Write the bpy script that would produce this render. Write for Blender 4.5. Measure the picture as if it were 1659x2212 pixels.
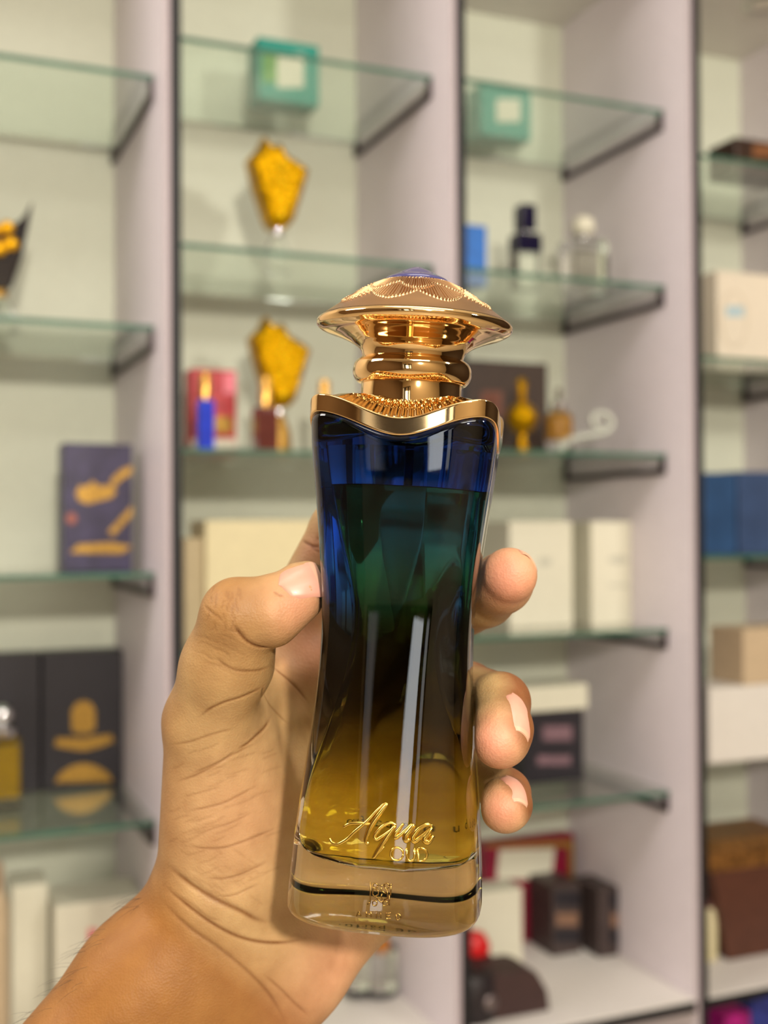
import bpy, bmesh, math, random
import numpy as np
from mathutils import Vector, Matrix
from mathutils.bvhtree import BVHTree

for o in list(bpy.data.objects):
    bpy.data.objects.remove(o, do_unlink=True)
scene = bpy.context.scene
COL = scene.collection
random.seed(4)

# ------------------------------------------------------------------ camera
F = 2525.0                      # focal length in pixels of the 1659x2212 frame
CX, CY = 829.5, 1106.0
CAM = Vector((0.0, 0.0, 1.35))
YAW, PITCH, ROLL = math.radians(22.74), math.radians(0.83), math.radians(-0.29)
fwd = Vector((math.sin(YAW) * math.cos(PITCH), math.cos(YAW) * math.cos(PITCH), math.sin(PITCH)))
right0 = Vector((math.cos(YAW), -math.sin(YAW), 0.0))
up0 = right0.cross(fwd)
right = right0 * math.cos(ROLL) + up0 * math.sin(ROLL)
up = -right0 * math.sin(ROLL) + up0 * math.cos(ROLL)
CAMROT = Matrix((right, up, -fwd)).transposed()
cam_data = bpy.data.cameras.new('camera')
cam = bpy.data.objects.new('camera', cam_data)
COL.objects.link(cam)
cam.matrix_world = Matrix.Translation(CAM) @ CAMROT.to_4x4()
cam_data.sensor_fit = 'VERTICAL'
cam_data.sensor_height = 24.0
cam_data.lens = F / 2212.0 * 24.0
cam_data.clip_start = 0.02
cam_data.dof.use_dof = True
cam_data.dof.focus_distance = 0.318
cam_data.dof.aperture_fstop = 6.6
scene.camera = cam

# ------------------------------------------------------------------ world, lights, exposure
world = bpy.data.worlds.new('shop_air')
scene.world = world
world.use_nodes = True
world.node_tree.nodes['Background'].inputs['Color'].default_value = (1.0, 0.94, 0.86, 1)
world.node_tree.nodes['Background'].inputs['Strength'].default_value = 0.28

def area(name, loc, target, size, power, color, size_y=None, shape='RECTANGLE'):
    l = bpy.data.lights.new(name, 'AREA')
    l.shape = shape
    l.size = size
    if size_y: l.size_y = size_y
    l.energy = power
    l.color = color
    o = bpy.data.objects.new(name, l)
    COL.objects.link(o)
    o.location = loc
    d = Vector(target) - Vector(loc)
    o.rotation_euler = d.to_track_quat('-Z', 'Y').to_euler()
    return o

area('key_spot_lamp', (-0.10, -1.52, 2.0), (0.15, 0.4, 1.35), 0.14, 54, (1.0, 0.92, 0.80), shape='DISK')
area('shelf_spot_lamp', (1.35, -0.55, 2.2), (0.6, 1.6, 1.4), 0.2, 18, (1.0, 0.95, 0.84), shape='DISK')
area('ceiling_panel_lamp', (0.2, 0.1, 2.72), (0.2, 0.1, 0), 1.1, 13, (1.0, 0.95, 0.88), 0.5)
area('rear_ceiling_lamp', (0.0, -1.4, 2.72), (0.0, -1.4, 0), 1.2, 32, (1.0, 0.94, 0.86), 0.6)
area('left_fill_light', (-1.5, 0.75, 2.6), (0.6, 1.5, 1.3), 0.9, 30, (1.0, 0.94, 0.92), 0.5)  # added unseen fill, lifts the left faces of the dividers
area('window_daylight_wide', (-1.55, -2.25, 1.32), (-0.3, 0.6, 1.32), 0.26, 6.0, (0.94, 0.98, 1.0), 0.95)
area('window_daylight_narrow', (-1.20, -2.25, 1.32), (-0.2, 0.6, 1.32), 0.12, 0.8, (0.94, 0.97, 1.0), 0.95)
area('window_daylight_side', (-2.05, -2.25, 1.45), (-0.3, 0.6, 1.35), 0.12, 0.40, (0.96, 0.97, 1.0), 1.3)

scene.view_settings.view_transform = 'Standard'
scene.view_settings.look = 'None'
scene.view_settings.gamma = 1.0
scene.view_settings.use_curve_mapping = False
scene.view_settings.exposure = -0.27

# ------------------------------------------------------------------ helpers
def s2l(c):
    r = []
    for v in c:
        v = v / 255.0
        r.append(v / 12.92 if v <= 0.04045 else ((v + 0.055) / 1.055) ** 2.4)
    return tuple(r)

MATS = {}
def mat(name, rgb, rough=0.5, metal=0.0, trans=0.0, ior=1.45, var=0.06, scale=60.0, bump=0.0, bscale=400.0, spec=0.5, alpha=1.0, coat=0.0):
    """principled material; rgb in sRGB 0-255, gently varied by object-space noise"""
    if name in MATS: return MATS[name]
    m = bpy.data.materials.new(name); m.use_nodes = True
    nt = m.node_tree; b = nt.nodes['Principled BSDF']
    c = s2l(rgb)
    tc = nt.nodes.new('ShaderNodeTexCoord')
    if var > 0:
        nz = nt.nodes.new('ShaderNodeTexNoise'); nz.inputs['Scale'].default_value = scale; nz.inputs['Detail'].default_value = 3
        nt.links.new(tc.outputs['Object'], nz.inputs['Vector'])
        rp = nt.nodes.new('ShaderNodeValToRGB')
        rp.color_ramp.elements[0].position = 0.3; rp.color_ramp.elements[1].position = 0.7
        rp.color_ramp.elements[0].color = (*[max(0, v * (1 - var)) for v in c], 1)
        rp.color_ramp.elements[1].color = (*[min(1, v * (1 + var)) for v in c], 1)
        nt.links.new(nz.outputs['Fac'], rp.inputs['Fac'])
        nt.links.new(rp.outputs['Color'], b.inputs['Base Color'])
    else:
        b.inputs['Base Color'].default_value = (*c, 1)
    b.inputs['Roughness'].default_value = rough
    b.inputs['Metallic'].default_value = metal
    b.inputs['Transmission Weight'].default_value = trans
    b.inputs['IOR'].default_value = ior
    b.inputs['Specular IOR Level'].default_value = spec
    b.inputs['Coat Weight'].default_value = coat
    if bump > 0:
        n2 = nt.nodes.new('ShaderNodeTexNoise'); n2.inputs['Scale'].default_value = bscale; n2.inputs['Detail'].default_value = 2
        nt.links.new(tc.outputs['Object'], n2.inputs['Vector'])
        bp = nt.nodes.new('ShaderNodeBump'); bp.inputs['Strength'].default_value = bump; bp.inputs['Distance'].default_value = 0.001
        nt.links.new(n2.outputs['Fac'], bp.inputs['Height'])
        nt.links.new(bp.outputs['Normal'], b.inputs['Normal'])
    MATS[name] = m
    return m

class MB:
    """collects geometry for ONE mesh object"""
    def __init__(s): s.v = []; s.f = []
    def add(s, verts, faces):
        n = len(s.v); s.v.extend([tuple(p) for p in verts]); s.f.extend([tuple(i + n for i in f) for f in faces]); return s
    def box(s, x0, x1, y0, y1, z0, z1):
        return s.add([(x0,y0,z0),(x1,y0,z0),(x1,y1,z0),(x0,y1,z0),(x0,y0,z1),(x1,y0,z1),(x1,y1,z1),(x0,y1,z1)],
                     [(3,2,1,0),(4,5,6,7),(0,1,5,4),(1,2,6,5),(2,3,7,6),(3,0,4,7)])
    def lathe(s, prof, n=32, cx=0, cy=0, caps=True):
        vs = []; fs = []
        for r, z in prof:
            for i in range(n):
                a = 2*math.pi*i/n; vs.append((cx + r*math.cos(a), cy + r*math.sin(a), z))
        m = len(prof)
        for j in range(m-1):
            for i in range(n):
                k = (i+1) % n; fs.append((j*n+i, j*n+k, (j+1)*n+k, (j+1)*n+i))
        if caps:
            fs.append(tuple(range(n-1, -1, -1))); fs.append(tuple((m-1)*n+i for i in range(n)))
        return s.add(vs, fs)
    def loft(s, rings, caps=True):
        n = len(rings[0]); vs = [p for r in rings for p in r]; fs = []
        m = len(rings)
        for j in range(m-1):
            for i in range(n):
                k = (i+1) % n; fs.append((j*n+i, j*n+k, (j+1)*n+k, (j+1)*n+i))
        if caps:
            fs.append(tuple(range(n-1, -1, -1))); fs.append(tuple((m-1)*n+i for i in range(n)))
        return s.add(vs, fs)
    def tube(s, pts, r, n=8, closed=False):
        pts = [Vector(p) for p in pts]; m = len(pts); rings = []
        rr = r if hasattr(r, '__len__') else [r]*m
        prev = None
        for i, p in enumerate(pts):
            a = pts[(i-1) % m] if (closed or i > 0) else p
            b = pts[(i+1) % m] if (closed or i < m-1) else p
            t = (b-a).normalized()
            if prev is None:
                ref = Vector((0,0,1)) if abs(t.z) < .9 else Vector((1,0,0))
                nrm = (ref - t*ref.dot(t)).normalized()
            else:
                nrm = (prev - t*prev.dot(t)).normalized()
            prev = nrm; bn = t.cross(nrm)
            rings.append([p + (nrm*math.cos(2*math.pi*k/n) + bn*math.sin(2*math.pi*k/n))*rr[i] for k in range(n)])
        if closed: rings.append(rings[0])
        return s.loft(rings, caps=not closed)
    def prism(s, outline, y0, y1):
        """outline: list of (x,z); extruded along y"""
        n = len(outline)
        vs = [(x, y0, z) for x, z in outline] + [(x, y1, z) for x, z in outline]
        fs = [tuple(range(n)), tuple(range(2*n-1, n-1, -1))] + [((i+1) % n, i, n+i, n+(i+1) % n) for i in range(n)]
        return s.add(vs, fs)
    def build(s, name, material, parent=None, smooth=False, bevel=0.0, seg=2):
        me = bpy.data.meshes.new(name); me.from_pydata(s.v, [], s.f); me.update()
        bm = bmesh.new(); bm.from_mesh(me)
        bmesh.ops.recalc_face_normals(bm, faces=bm.faces)
        if bevel > 0:
            bmesh.ops.bevel(bm, geom=list(bm.edges), offset=bevel, segments=seg, affect='EDGES', profile=0.5, clamp_overlap=True)
        bm.to_mesh(me); bm.free()
        if smooth:
            me.polygons.foreach_set('use_smooth', [True]*len(me.polygons))
        me.materials.append(material)
        o = bpy.data.objects.new(name, me); COL.objects.link(o)
        if parent: o.parent = parent
        return o

def smooth_angle(o, deg=35):
    me = o.data
    me.polygons.foreach_set('use_smooth', [True]*len(me.polygons))
    try: me.set_sharp_from_angle(angle=math.radians(deg))
    except Exception: pass
    return o

def tag(o, label=None, cat=None, group=None, kind=None):
    if label: o['label'] = label
    if cat: o['category'] = cat
    if group: o['group'] = group
    if kind: o['kind'] = kind
    return o

def thing(name, label, cat, loc=(0,0,0), rz=0.0, group=None):
    o = bpy.data.objects.new(name, None); COL.objects.link(o)
    o.empty_display_size = 0.02
    o.location = loc; o.rotation_euler = (0, 0, rz)
    return tag(o, label, cat, group)

def ray(px, py):
    return (fwd + right*((px-CX)/F) - up*((py-CY)/F))
def atY(px, py, Y):
    d = ray(px, py); t = Y / d.y
    return CAM + d*t
def depth_of(p):
    return (Vector(p)-CAM).dot(fwd)
# ------------------------------------------------------------------ room and shelving unit
D = 1.40            # front plane of the shelving
S = 0.3476          # its depth
YB = D + S
YG = D + 0.0575     # front edge of the glass shelves
DIV = [-0.074, 0.3123, 0.6986, 1.0849, 1.4712]
Z0 = CAM.z
ZTOP, ZBASE = Z0 + 0.872, Z0 - 0.685

m_wall = mat('plaster_wall', (196, 186, 170), 0.8)
m_dark = mat('dark_side_panelling', (52, 38, 28), 0.6)
m_side = mat('brown_side_wall', (112, 90, 68), 0.7)
m_front_dim = mat('dimmed_lilac_front', (172, 158, 162), 0.5, var=0.02)
m_rear = mat('cream_rear_wall', (214, 196, 168), 0.7)
m_floor = mat('floor_tile', (196, 184, 166), 0.35, bump=0.1, bscale=40)
m_ceil = mat('ceiling_paint', (225, 220, 210), 0.85)
m_back = mat('cream_back_board', (214, 217, 198), 0.55, var=0.02)
m_div = mat('lilac_laminate', (226, 216, 220), 0.5, var=0.02)
m_trim = mat('black_edge_band', (12, 11, 14), 0.6)
m_white = mat('white_laminate', (224, 218, 212), 0.45, var=0.02)

def struct(name, mb, m, label=None):
    o = mb.build(name, m); o['kind'] = 'structure'
    if label: o['label'] = label
    return o
struct('floor', MB().box(-2.3, 2.6, -2.3, YB+0.1, -0.05, 0.0), m_floor)
struct('ceiling', MB().box(-2.3, 2.6, -2.3, YB+0.1, 2.80, 2.86), m_ceil)
struct('wall_left', MB().box(-2.36, -2.3, -2.3, YB+0.1, 0, 2.8), m_side)
struct('wall_right', MB().box(2.6, 2.66, -2.3, YB+0.1, 0, 2.8), m_dark)
struct('wall_rear', MB().box(-2.3, 2.6, -2.36, -2.3, 0, 2.8), m_rear)
struct('wall_front', MB().box(-2.3, 2.6, YB+0.04, YB+0.1, 0, 2.8), m_wall)

fw = MB()
for xa, xb in ((-2.18, -2.11), (-1.99, -1.68), (-1.42, -1.26), (-1.14, -1.08)): fw.box(xa, xb, -2.2995, -2.262, 0.78, 2.16)
fw.box(-2.18, -1.08, -2.2995, -2.262, 2.12, 2.18).box(-2.18, -1.08, -2.2995, -2.262, 0.74, 0.80)
struct('window_1', fw, m_dark)

unit = thing('shelving_unit', 'tall white and lilac display shelving with black edged dividers behind the hand', 'shelving', (0, YB, 0))
def upart(name, mb, m, parent=None, bevel=0.0):
    o = mb.build(name, m, parent or unit, bevel=bevel)
    if parent is None: o.matrix_parent_inverse = Matrix.Translation((0, -YB, 0))
    return o
for i in range(4):
    upart('back_board', MB().box(DIV[i]+0.0095, DIV[i+1]-0.0115, YB, YB+0.012, 0.05, ZTOP+0.018), m_back)
for x in DIV:
    d = upart('divider', MB().box(x-0.011, x+0.009, D, YB+0.012, 0.0, ZTOP+0.02), m_div, bevel=0.0008)
    MB().box(x-0.0108, x-0.0041, D-0.0008, D-0.0001, 0.0, ZTOP+0.02).build('front_strip', m_front_dim, d)  # lilac front darkened in colour to offset the strong key light
    t = MB().box(x-0.004, x+0.0095, D-0.0015, D-0.0001, 0.0, ZTOP+0.02).build('front_strip', m_trim, d)
for i in range(4):
    x0, x1 = DIV[i]+0.0095, DIV[i+1]-0.0115
    b = upart('base_board', MB().box(x0, x1, D+0.001, YB-0.0005, ZBASE-0.018, ZBASE), m_white)
    MB().box(x0, x1, D-0.001, D+0.0008, ZBASE-0.017, ZBASE-0.003).build('front_strip', m_trim, b)
    upart('top_board', MB().box(x0, x1, D+0.001, YB-0.0005, ZTOP, ZTOP+0.018), m_white)
    upart('lower_board', MB().box(x0, x1, D+0.001, YB-0.0005, ZBASE-0.30, ZBASE-0.282), m_white)

# recessed lamp under the top board of the last bay
dl = thing('recessed_downlight', 'round silver downlight set into the top board at the upper right corner', 'lamp', (atY(1650, 22, D+0.14).x, D+0.14, ZTOP))
MB().lathe([(0.020, -0.001), (0.034, -0.003), (0.036, -0.0005)], 32, caps=False).build('bezel', mat('brushed_steel', (190, 186, 180), 0.3, 1.0), dl, smooth=True)
MB().lathe([(0.001, -0.0012), (0.020, -0.0010)], 32, caps=True).build('lens', mat('frosted_lens', (235, 228, 214), 0.3), dl)

# glass shelves -----------------------------------------------------
def shelf_glass():
    m = bpy.data.materials.new('green_float_glass'); m.use_nodes = True
    nt = m.node_tree; b = nt.nodes['Principled BSDF']
    b.inputs['Roughness'].default_value = 0.02
    b.inputs['Transmission Weight'].default_value = 1.0
    b.inputs['IOR'].default_value = 1.5
    b.inputs['Base Color'].default_value = (0.86, 0.95, 0.89, 1)
    return m
m_sglass = shelf_glass()
m_gedge = mat('green_glass_edge', (70, 116, 96), 0.5, var=0.15, scale=30, trans=0.35, ior=1.5, spec=0.2)
m_brk = mat('gunmetal_bracket', (66, 56, 58), 0.35, 0.6)
GT = 0.006
SHELVES = {}
bay_words = {0: 'leftmost bay', 1: 'bay left of the bottle cap', 2: 'bay right of the bottle', 3: 'bay at the right edge'}
rank_words = {4: ['top', 'second', 'third', 'lowest'], 5: ['top', 'second', 'third', 'fourth', 'lowest']}
hs = {0: [0.5686, 0.2531, -0.0557, -0.3645], 1: [0.6239, 0.3611, 0.1007, -0.156, -0.40],
      2: [0.6286, 0.3623, 0.1083, -0.1547, -0.3982], 3: [0.5707, 0.260, -0.0462, -0.355]}
for bay, hl in hs.items():
    x0, x1 = DIV[bay]+0.0105, DIV[bay+1]-0.0125
    for k, h in enumerate(hl):
        z = Z0 + h
        t = thing('glass_shelf', 'green-edged clear glass shelf, %s one in the %s' % (rank_words[len(hl)][k], bay_words[bay]), 'shelf',
                  ((x0+x1)/2, YB-0.002, z), group='glass shelves of the display')
        w = (x1-x0)/2; dy = YG-(YB-0.002)
        MB().box(-w, w, dy+0.0016, 0, -GT/2, GT/2).build('glass_pane', m_sglass, t)
        MB().box(-w, w, dy, dy+0.0015, -GT/2, GT/2).build('polished_edge', m_gedge, t)
        for sgn in (-1, 1):
            xb = sgn*(w-0.003)
            bm_ = MB()
            bm_.box(xb-0.0028, xb+0.0028, dy+0.001, -0.004, -GT/2-0.0245, -GT/2-0.0165)     # lower rail
            bm_.box(xb-0.0028, xb+0.0028, dy+0.001, dy+0.008, -GT/2-0.0165, -GT/2-0.0002)    # front post
            bm_.box(xb-0.0028, xb+0.0028, -0.012, -0.004, -GT/2-0.0165, -GT/2-0.0002)        # rear post
            bm_.build('bracket', m_brk, t)
        SHELVES[(bay, k)] = z + GT/2
for bay in range(4):
    SHELVES[(bay, 'base')] = ZBASE; SHELVES[(bay, 'low')] = ZBASE-0.282
# ------------------------------------------------------------------ the perfume bottle
D0 = 0.335
PXMM = F/(D0*1000)
def cam_pt(px, py, d):
    """pixel + depth in mm -> world (metres)"""
    return CAM + ray(px, py)*(d/1000.0)
LEAN, TURN = math.radians(2.85), math.radians(8.0)
base_w = cam_pt(833, 1957, 335)
# bottle frame: x right, y away from camera, z up the axis
bz = (up*math.cos(LEAN) + right*math.sin(LEAN)).normalized()
by = fwd.copy(); bx = by.cross(bz).normalized(); by = bz.cross(bx).normalized()
BROT0 = Matrix((bx, by, bz)).transposed()
BROT = BROT0 @ Matrix.Rotation(-TURN, 3, 'Z')     # its right side turns into view
BMAT = Matrix.Translation(base_w) @ BROT.to_4x4()
BINV = BMAT.inverted()

PZ = np.array([0.0, 7.3, 20.6, 33.8, 47.0, 60.3, 73.6, 86.9, 100.0, 113.4, 126.7, 134.6, 145.0])
PW = np.array([28.45, 28.1, 27.1, 25.7, 24.1, 22.7, 21.95, 22.1, 23.2, 24.6, 26.2, 26.9, 27.1])
def cubic(xs, ys, q):
    # Catmull-Rom through the profile points
    xs = np.asarray(xs); ys = np.asarray(ys); m = np.gradient(ys, xs)
    q = np.clip(q, xs[0], xs[-1]); i = np.clip(np.searchsorted(xs, q, side='right')-1, 0, len(xs)-2)
    h = xs[i+1]-xs[i]; t = (q-xs[i])/h
    return ((1+2*t)*(1-t)**2*ys[i] + t*(1-t)**2*h*m[i] + t*t*(3-2*t)*ys[i+1] + t*t*(t-1)*h*m[i+1])
def half(z): return cubic(PZ, PW, z)/1.04
def expo(z): return 3.0 + 2.2*np.clip(np.asarray(z)/130.0, 0, 1)
BR = 0.93                                          # depth to width ratio
def sring(a, b, n, th):
    """superellipse points at polar parameter th"""
    c, s = np.cos(th), np.sin(th)
    r = (np.abs(c/a)**n + np.abs(s/b)**n)**(-1.0/n)
    return r*c, r*s
def wave(th):
    """0 at the corners, 1 in the middle of a face; 2nd value weights the side faces"""
    w = 0.5+0.5*np.cos(4*th)
    side = np.cos(th)**2
    return w**0.9*(5.8 + 2.6*side)
ZC = 139.3                                         # collar height at the corners (mm)
mm = 0.001

def lacquer():
    m = bpy.data.materials.new('blue_lacquered_glass'); m.use_nodes = True
    nt = m.node_tree; b = nt.nodes['Principled BSDF']
    tc = nt.nodes.new('ShaderNodeTexCoord'); sp = nt.nodes.new('ShaderNodeSeparateXYZ')
    nt.links.new(tc.outputs['Object'], sp.inputs[0])
    mr = nt.nodes.new('ShaderNodeMapRange'); mr.inputs['From Min'].default_value = 0; mr.inputs['From Max'].default_value = 0.145
    nt.links.new(sp.outputs['Z'], mr.inputs['Value'])
    nz = nt.nodes.new('ShaderNodeTexNoise'); nz.inputs['Scale'].default_value = 45
    nt.links.new(tc.outputs['Object'], nz.inputs['Vector'])
    ad = nt.nodes.new('ShaderNodeMath'); ad.operation = 'MULTIPLY_ADD'; ad.inputs[1].default_value = 0.03
    nt.links.new(nz.outputs['Fac'], ad.inputs[0]); nt.links.new(mr.outputs['Result'], ad.inputs[2])
    rp = nt.nodes.new('ShaderNodeValToRGB'); e = rp.color_ramp.elements
    e[0].position = 0.0; e[0].color = (0.97, 0.96, 0.94, 1)
    e[1].position = 1.0; e[1].color = (0.004, 0.014, 0.10, 1)
    for p, c in ((0.13, (0.95, 0.94, 0.90, 1)), (0.22, (0.92, 0.88, 0.78, 1)), (0.31, (0.42, 0.37, 0.28, 1)), (0.41, (0.035, 0.033, 0.033, 1)), (0.58, (0.012, 0.020, 0.028, 1)), (0.67, (0.012, 0.09, 0.32, 1)), (0.76, (0.010, 0.11, 0.85, 1)), (0.88, (0.005, 0.032, 0.19, 1))):  # near-black waist stops put the shade of the palm behind into the tint
        x = e.new(p); x.color = c
    nt.links.new(ad.outputs[0], rp.inputs['Fac']); nt.links.new(rp.outputs['Color'], b.inputs['Base Color'])
    b.inputs['Transmission Weight'].default_value = 1.0
    b.inputs['IOR'].default_value = 1.5
    b.inputs['Roughness'].default_value = 0.0
    return m
def clearmat(name, col, ior, rough=0.0):
    m = bpy.data.materials.new(name); m.use_nodes = True
    b = m.node_tree.nodes['Principled BSDF']
    b.inputs['Base Color'].default_value = (*col, 1); b.inputs['Transmission Weight'].default_value = 1.0
    b.inputs['IOR'].default_value = ior; b.inputs['Roughness'].default_value = rough
    nz = m.node_tree.nodes.new('ShaderNodeTexNoise'); nz.inputs['Scale'].default_value = 30
    return m
def goldmat(name, rgb, rough):
    m = mat(name, rgb, rough, 1.0, var=0.05, scale=90); return m
m_gold = goldmat('rose_gold_metal', (244, 206, 146), 0.06)
m_gold2 = goldmat('satin_rose_gold', (206, 162, 116), 0.27)
m_lac = lacquer()

bottle = bpy.data.objects.new('perfume_bottle', None); COL.objects.link(bottle)
bottle.empty_display_size = 0.03
bottle.matrix_world = BMAT
tag(bottle, 'hourglass blue-to-clear glass perfume bottle with gold mushroom cap, held in the hand', 'perfume bottle')

NA = 192
TH = np.linspace(0, 2*np.pi, NA, endpoint=False) + np.pi/NA
def body_rings(zfun_top, inset, zbot, nlev=64, exp_off=0.0):
    rings = []
    ztop = zfun_top(TH)
    for t in np.linspace(0, 1, nlev):
        z = zbot + (ztop-zbot)*t
        a = np.array([half(v) for v in z]); n = expo(z)+exp_off
        ins = np.array([inset(v) for v in z])
        x, y = sring(a-ins, a*BR-ins, n, TH)
        rings.append(np.stack([x, y, z], 1))
    return rings
ctop = lambda th: ZC - wave(th)
rings = body_rings(ctop, lambda v: 0.0, 2.4)
# rounded heel of the base
heel = []
for q in np.linspace(0, math.pi/2, 7)[:-1]:
    ins = 2.6*(1-math.sin(q)); z = 2.4*(1-math.cos(q))
    a = half(z+0.001); x, y = sring(np.full(NA, a-ins), np.full(NA, a*BR-ins), np.full(NA, 3.0), TH)
    heel.append(np.stack([x, y, np.full(NA, z)], 1))
# foot: slightly recessed underside
foot = []
for fr, zz in ((0.05, 1.3), (0.6, 1.2), (0.86, 0.5)):
    r = heel[0].copy(); r[:, :2] *= fr; r[:, 2] = zz; foot.append(r)
# crown of the glass under the collar
crown = []
last = rings[-1]
for fr in (0.97, 0.9, 0.6, 0.25, 0.03):
    r = last.copy(); r[:, :2] *= fr; r[:, 2] = last[:, 2] + (138.0-last[:, 2])*(1-fr)**1.0 * 0.9 + 0.1; crown.append(r)
allr = [r*mm for r in foot+heel+rings+crown]
glass_body = MB().loft(allr).build('glass_body', m_lac, bottle, smooth=True)
glass_body['label'] = 'thick glass body, dark blue at the shoulders and clear at the base'

# inner cavity: liquid below, air above; both sit inside the glass
def ins(v):
    return 5.2 + 3.8*np.exp(-((v-78.0)/26.0)**2) + 2.0*np.clip((24-v)/10, 0, 1)**2
LVL = 120.2
def cav(z0, z1, nlev, roundb=False):
    rs = []
    zs = np.linspace(z0, z1, nlev)
    if roundb:
        zs = z0 + (z1-z0)*np.concatenate([[0, 0.002, 0.006, 0.014, 0.026], np.linspace(0.045, 1, nlev)])
    for v in zs:
        a = half(v); i = ins(v)
        if roundb:
            u = np.clip((v-z0)/5.0, 0, 1); i = i + 5.0*(1-math.sqrt(max(0, 1-(1-u)**2)))
        x, y = sring(np.full(NA, a-i), np.full(NA, a*BR-i), np.full(NA, 2.6), TH)
        # the cavity is blown with eight flutes that twist through the waist
        tw = 0.42*math.tanh((v-84.0)/26.0)
        loc = (TH + tw) % (np.pi/4) - np.pi/8
        flat = np.cos(np.pi/8)/np.cos(loc)
        k = 1 - 0.75*(1-flat)/(1-np.cos(np.pi/8))*(1-np.cos(np.pi/8))
        x, y = x*k, y*k
        zz = np.full(NA, v)
        rs.append(np.stack([x, y, zz], 1))
    return rs
lr = cav(15.0, LVL, 60, True)
flo = []
for fr, dz in ((0.04, -1.6), (0.5, -1.2), (0.85, -0.5)):
    r = lr[0].copy(); r[:, :2] *= fr; r[:, 2] += dz; flo.append(r)
m_liq = clearmat('yellow_perfume', (0.97, 0.87, 0.17), 1.36/1.5)
liquid = MB().loft([r*mm for r in flo+lr]).build('liquid', m_liq, bottle, smooth=True)
liquid['label'] = 'golden yellow perfume filling the bottle'
smooth_angle(liquid, 50)
m_air = clearmat('air_gap', (1, 1, 1), 1/1.5)
ar = cav(LVL+0.25, 131.0, 14)
air = MB().loft([r*mm for r in ar]).build('air_gap', m_air, bottle, smooth=True)
smooth_angle(air, 50)
m_tube = mat('pump_tube_plastic', (40, 44, 60), 0.3, var=0.05)
MB().tube([(0, 0, 0.1308), (0.0002, 0, 0.1206)], 0.0011, 10).build('dip_tube', m_tube, bottle, smooth=True)

# gold collar following the wave
ci, co = [], []
a0 = half(ZC); 
def collar_ring(off, dz):
    z = ZC - wave(TH) + dz
    a = np.array([half(v) for v in z]); n = expo(z)
    x, y = sring(a+off, a*BR+off, n, TH)
    return np.stack([x, y, z], 1)
cr = [collar_ring(-1.2, -0.2), collar_ring(0.2, -0.2), collar_ring(0.40, 0.0), collar_ring(0.44, 0.25), collar_ring(0.44, 0.5), collar_ring(0.44, 3.9), collar_ring(0.44, 4.2), collar_ring(0.38, 4.45), collar_ring(0.2, 4.6), collar_ring(-0.25, 4.65), collar_ring(-0.9, 4.5), collar_ring(-1.3, 4.0), collar_ring(-1.3, 2.6)]
collar = MB().loft([r*mm for r in cr], caps=False).build('collar', m_gold, bottle, smooth=True)
collar['label'] = 'wavy polished gold collar band'
# shoulder dome with shell ribs
NS = 768
TS = np.linspace(0, 2*np.pi, NS, endpoint=False)
zc = ZC - wave(TS) + 3.4
a = np.array([half(v) for v in zc])
ox, oy = sring(a-1.25, a*BR-1.25, expo(zc), TS)
rg = []
for t in np.linspace(0, 1, 26):
    e = t
    x = ox*(1-e) + 13.6*np.cos(TS)*e; y = oy*(1-e) + 13.6*np.sin(TS)*e
    z = zc*(1-e) + 143.9*e + 1.7*np.sin(math.pi*t)
    # fan of ribs on every face, running from the neck down to the dip
    loc = ((TS + np.pi/4) % (np.pi/2)) - np.pi/4
    fan = np.abs(loc)/(0.70)
    amp = np.where(fan < 1, 1.0, 0.15)*np.clip(t/0.08, 0, 1)*np.clip((1-t)/0.06, 0, 1)
    z = z + 0.34*amp*np.sign(np.sin(TS*68))*np.abs(np.sin(TS*68))**0.5
    rg.append(np.stack([x, y, z], 1))
MB().loft([r*mm for r in rg], caps=False).build('ribbed_shoulder', m_gold, bottle, smooth=True)['label'] = 'gold shoulder pressed with fans of fine ribs'

# cap: neck, ring, flare, dome
def hermite(pts, n=8):
    pts = np.array(pts, float); out = []
    t = np.concatenate([[0], np.cumsum(np.linalg.norm(np.diff(pts, axis=0), axis=1))])
    q = np.linspace(0, t[-1], n*len(pts))
    return list(zip(cubic(t, pts[:, 0], q), cubic(t, pts[:, 1], q)))
cap = MB().lathe([(r*mm, z*mm) for r, z in [(13.0, 143.2), (14.3, 143.3), (14.4, 143.8), (14.4, 149.2), (14.2, 149.8), (13.2, 150.0)]], 96).build('neck_band', m_gold, bottle, smooth=True)
smooth_angle(cap, 40)
prof = hermite([(13.4, 149.3), (15.4, 149.6), (16.7, 151.2), (17.0, 153.2), (16.4, 155.4), (14.9, 156.6)], 6)
prof += hermite([(14.45, 156.8), (14.6, 157.6), (15.2, 158.9), (16.9, 160.4), (19.6, 161.8), (22.9, 163.1), (26.3, 164.3), (27.8, 165.3), (28.1, 166.2), (27.8, 167.0), (27.2, 167.5)], 6)
capo = MB().lathe([(r*mm, z*mm) for r, z in prof], 128).build('cap_stem', m_gold, bottle, smooth=True)
capo['label'] = 'polished gold cap stem flaring out to a wide rim'
smooth_angle(capo, 60)
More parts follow.
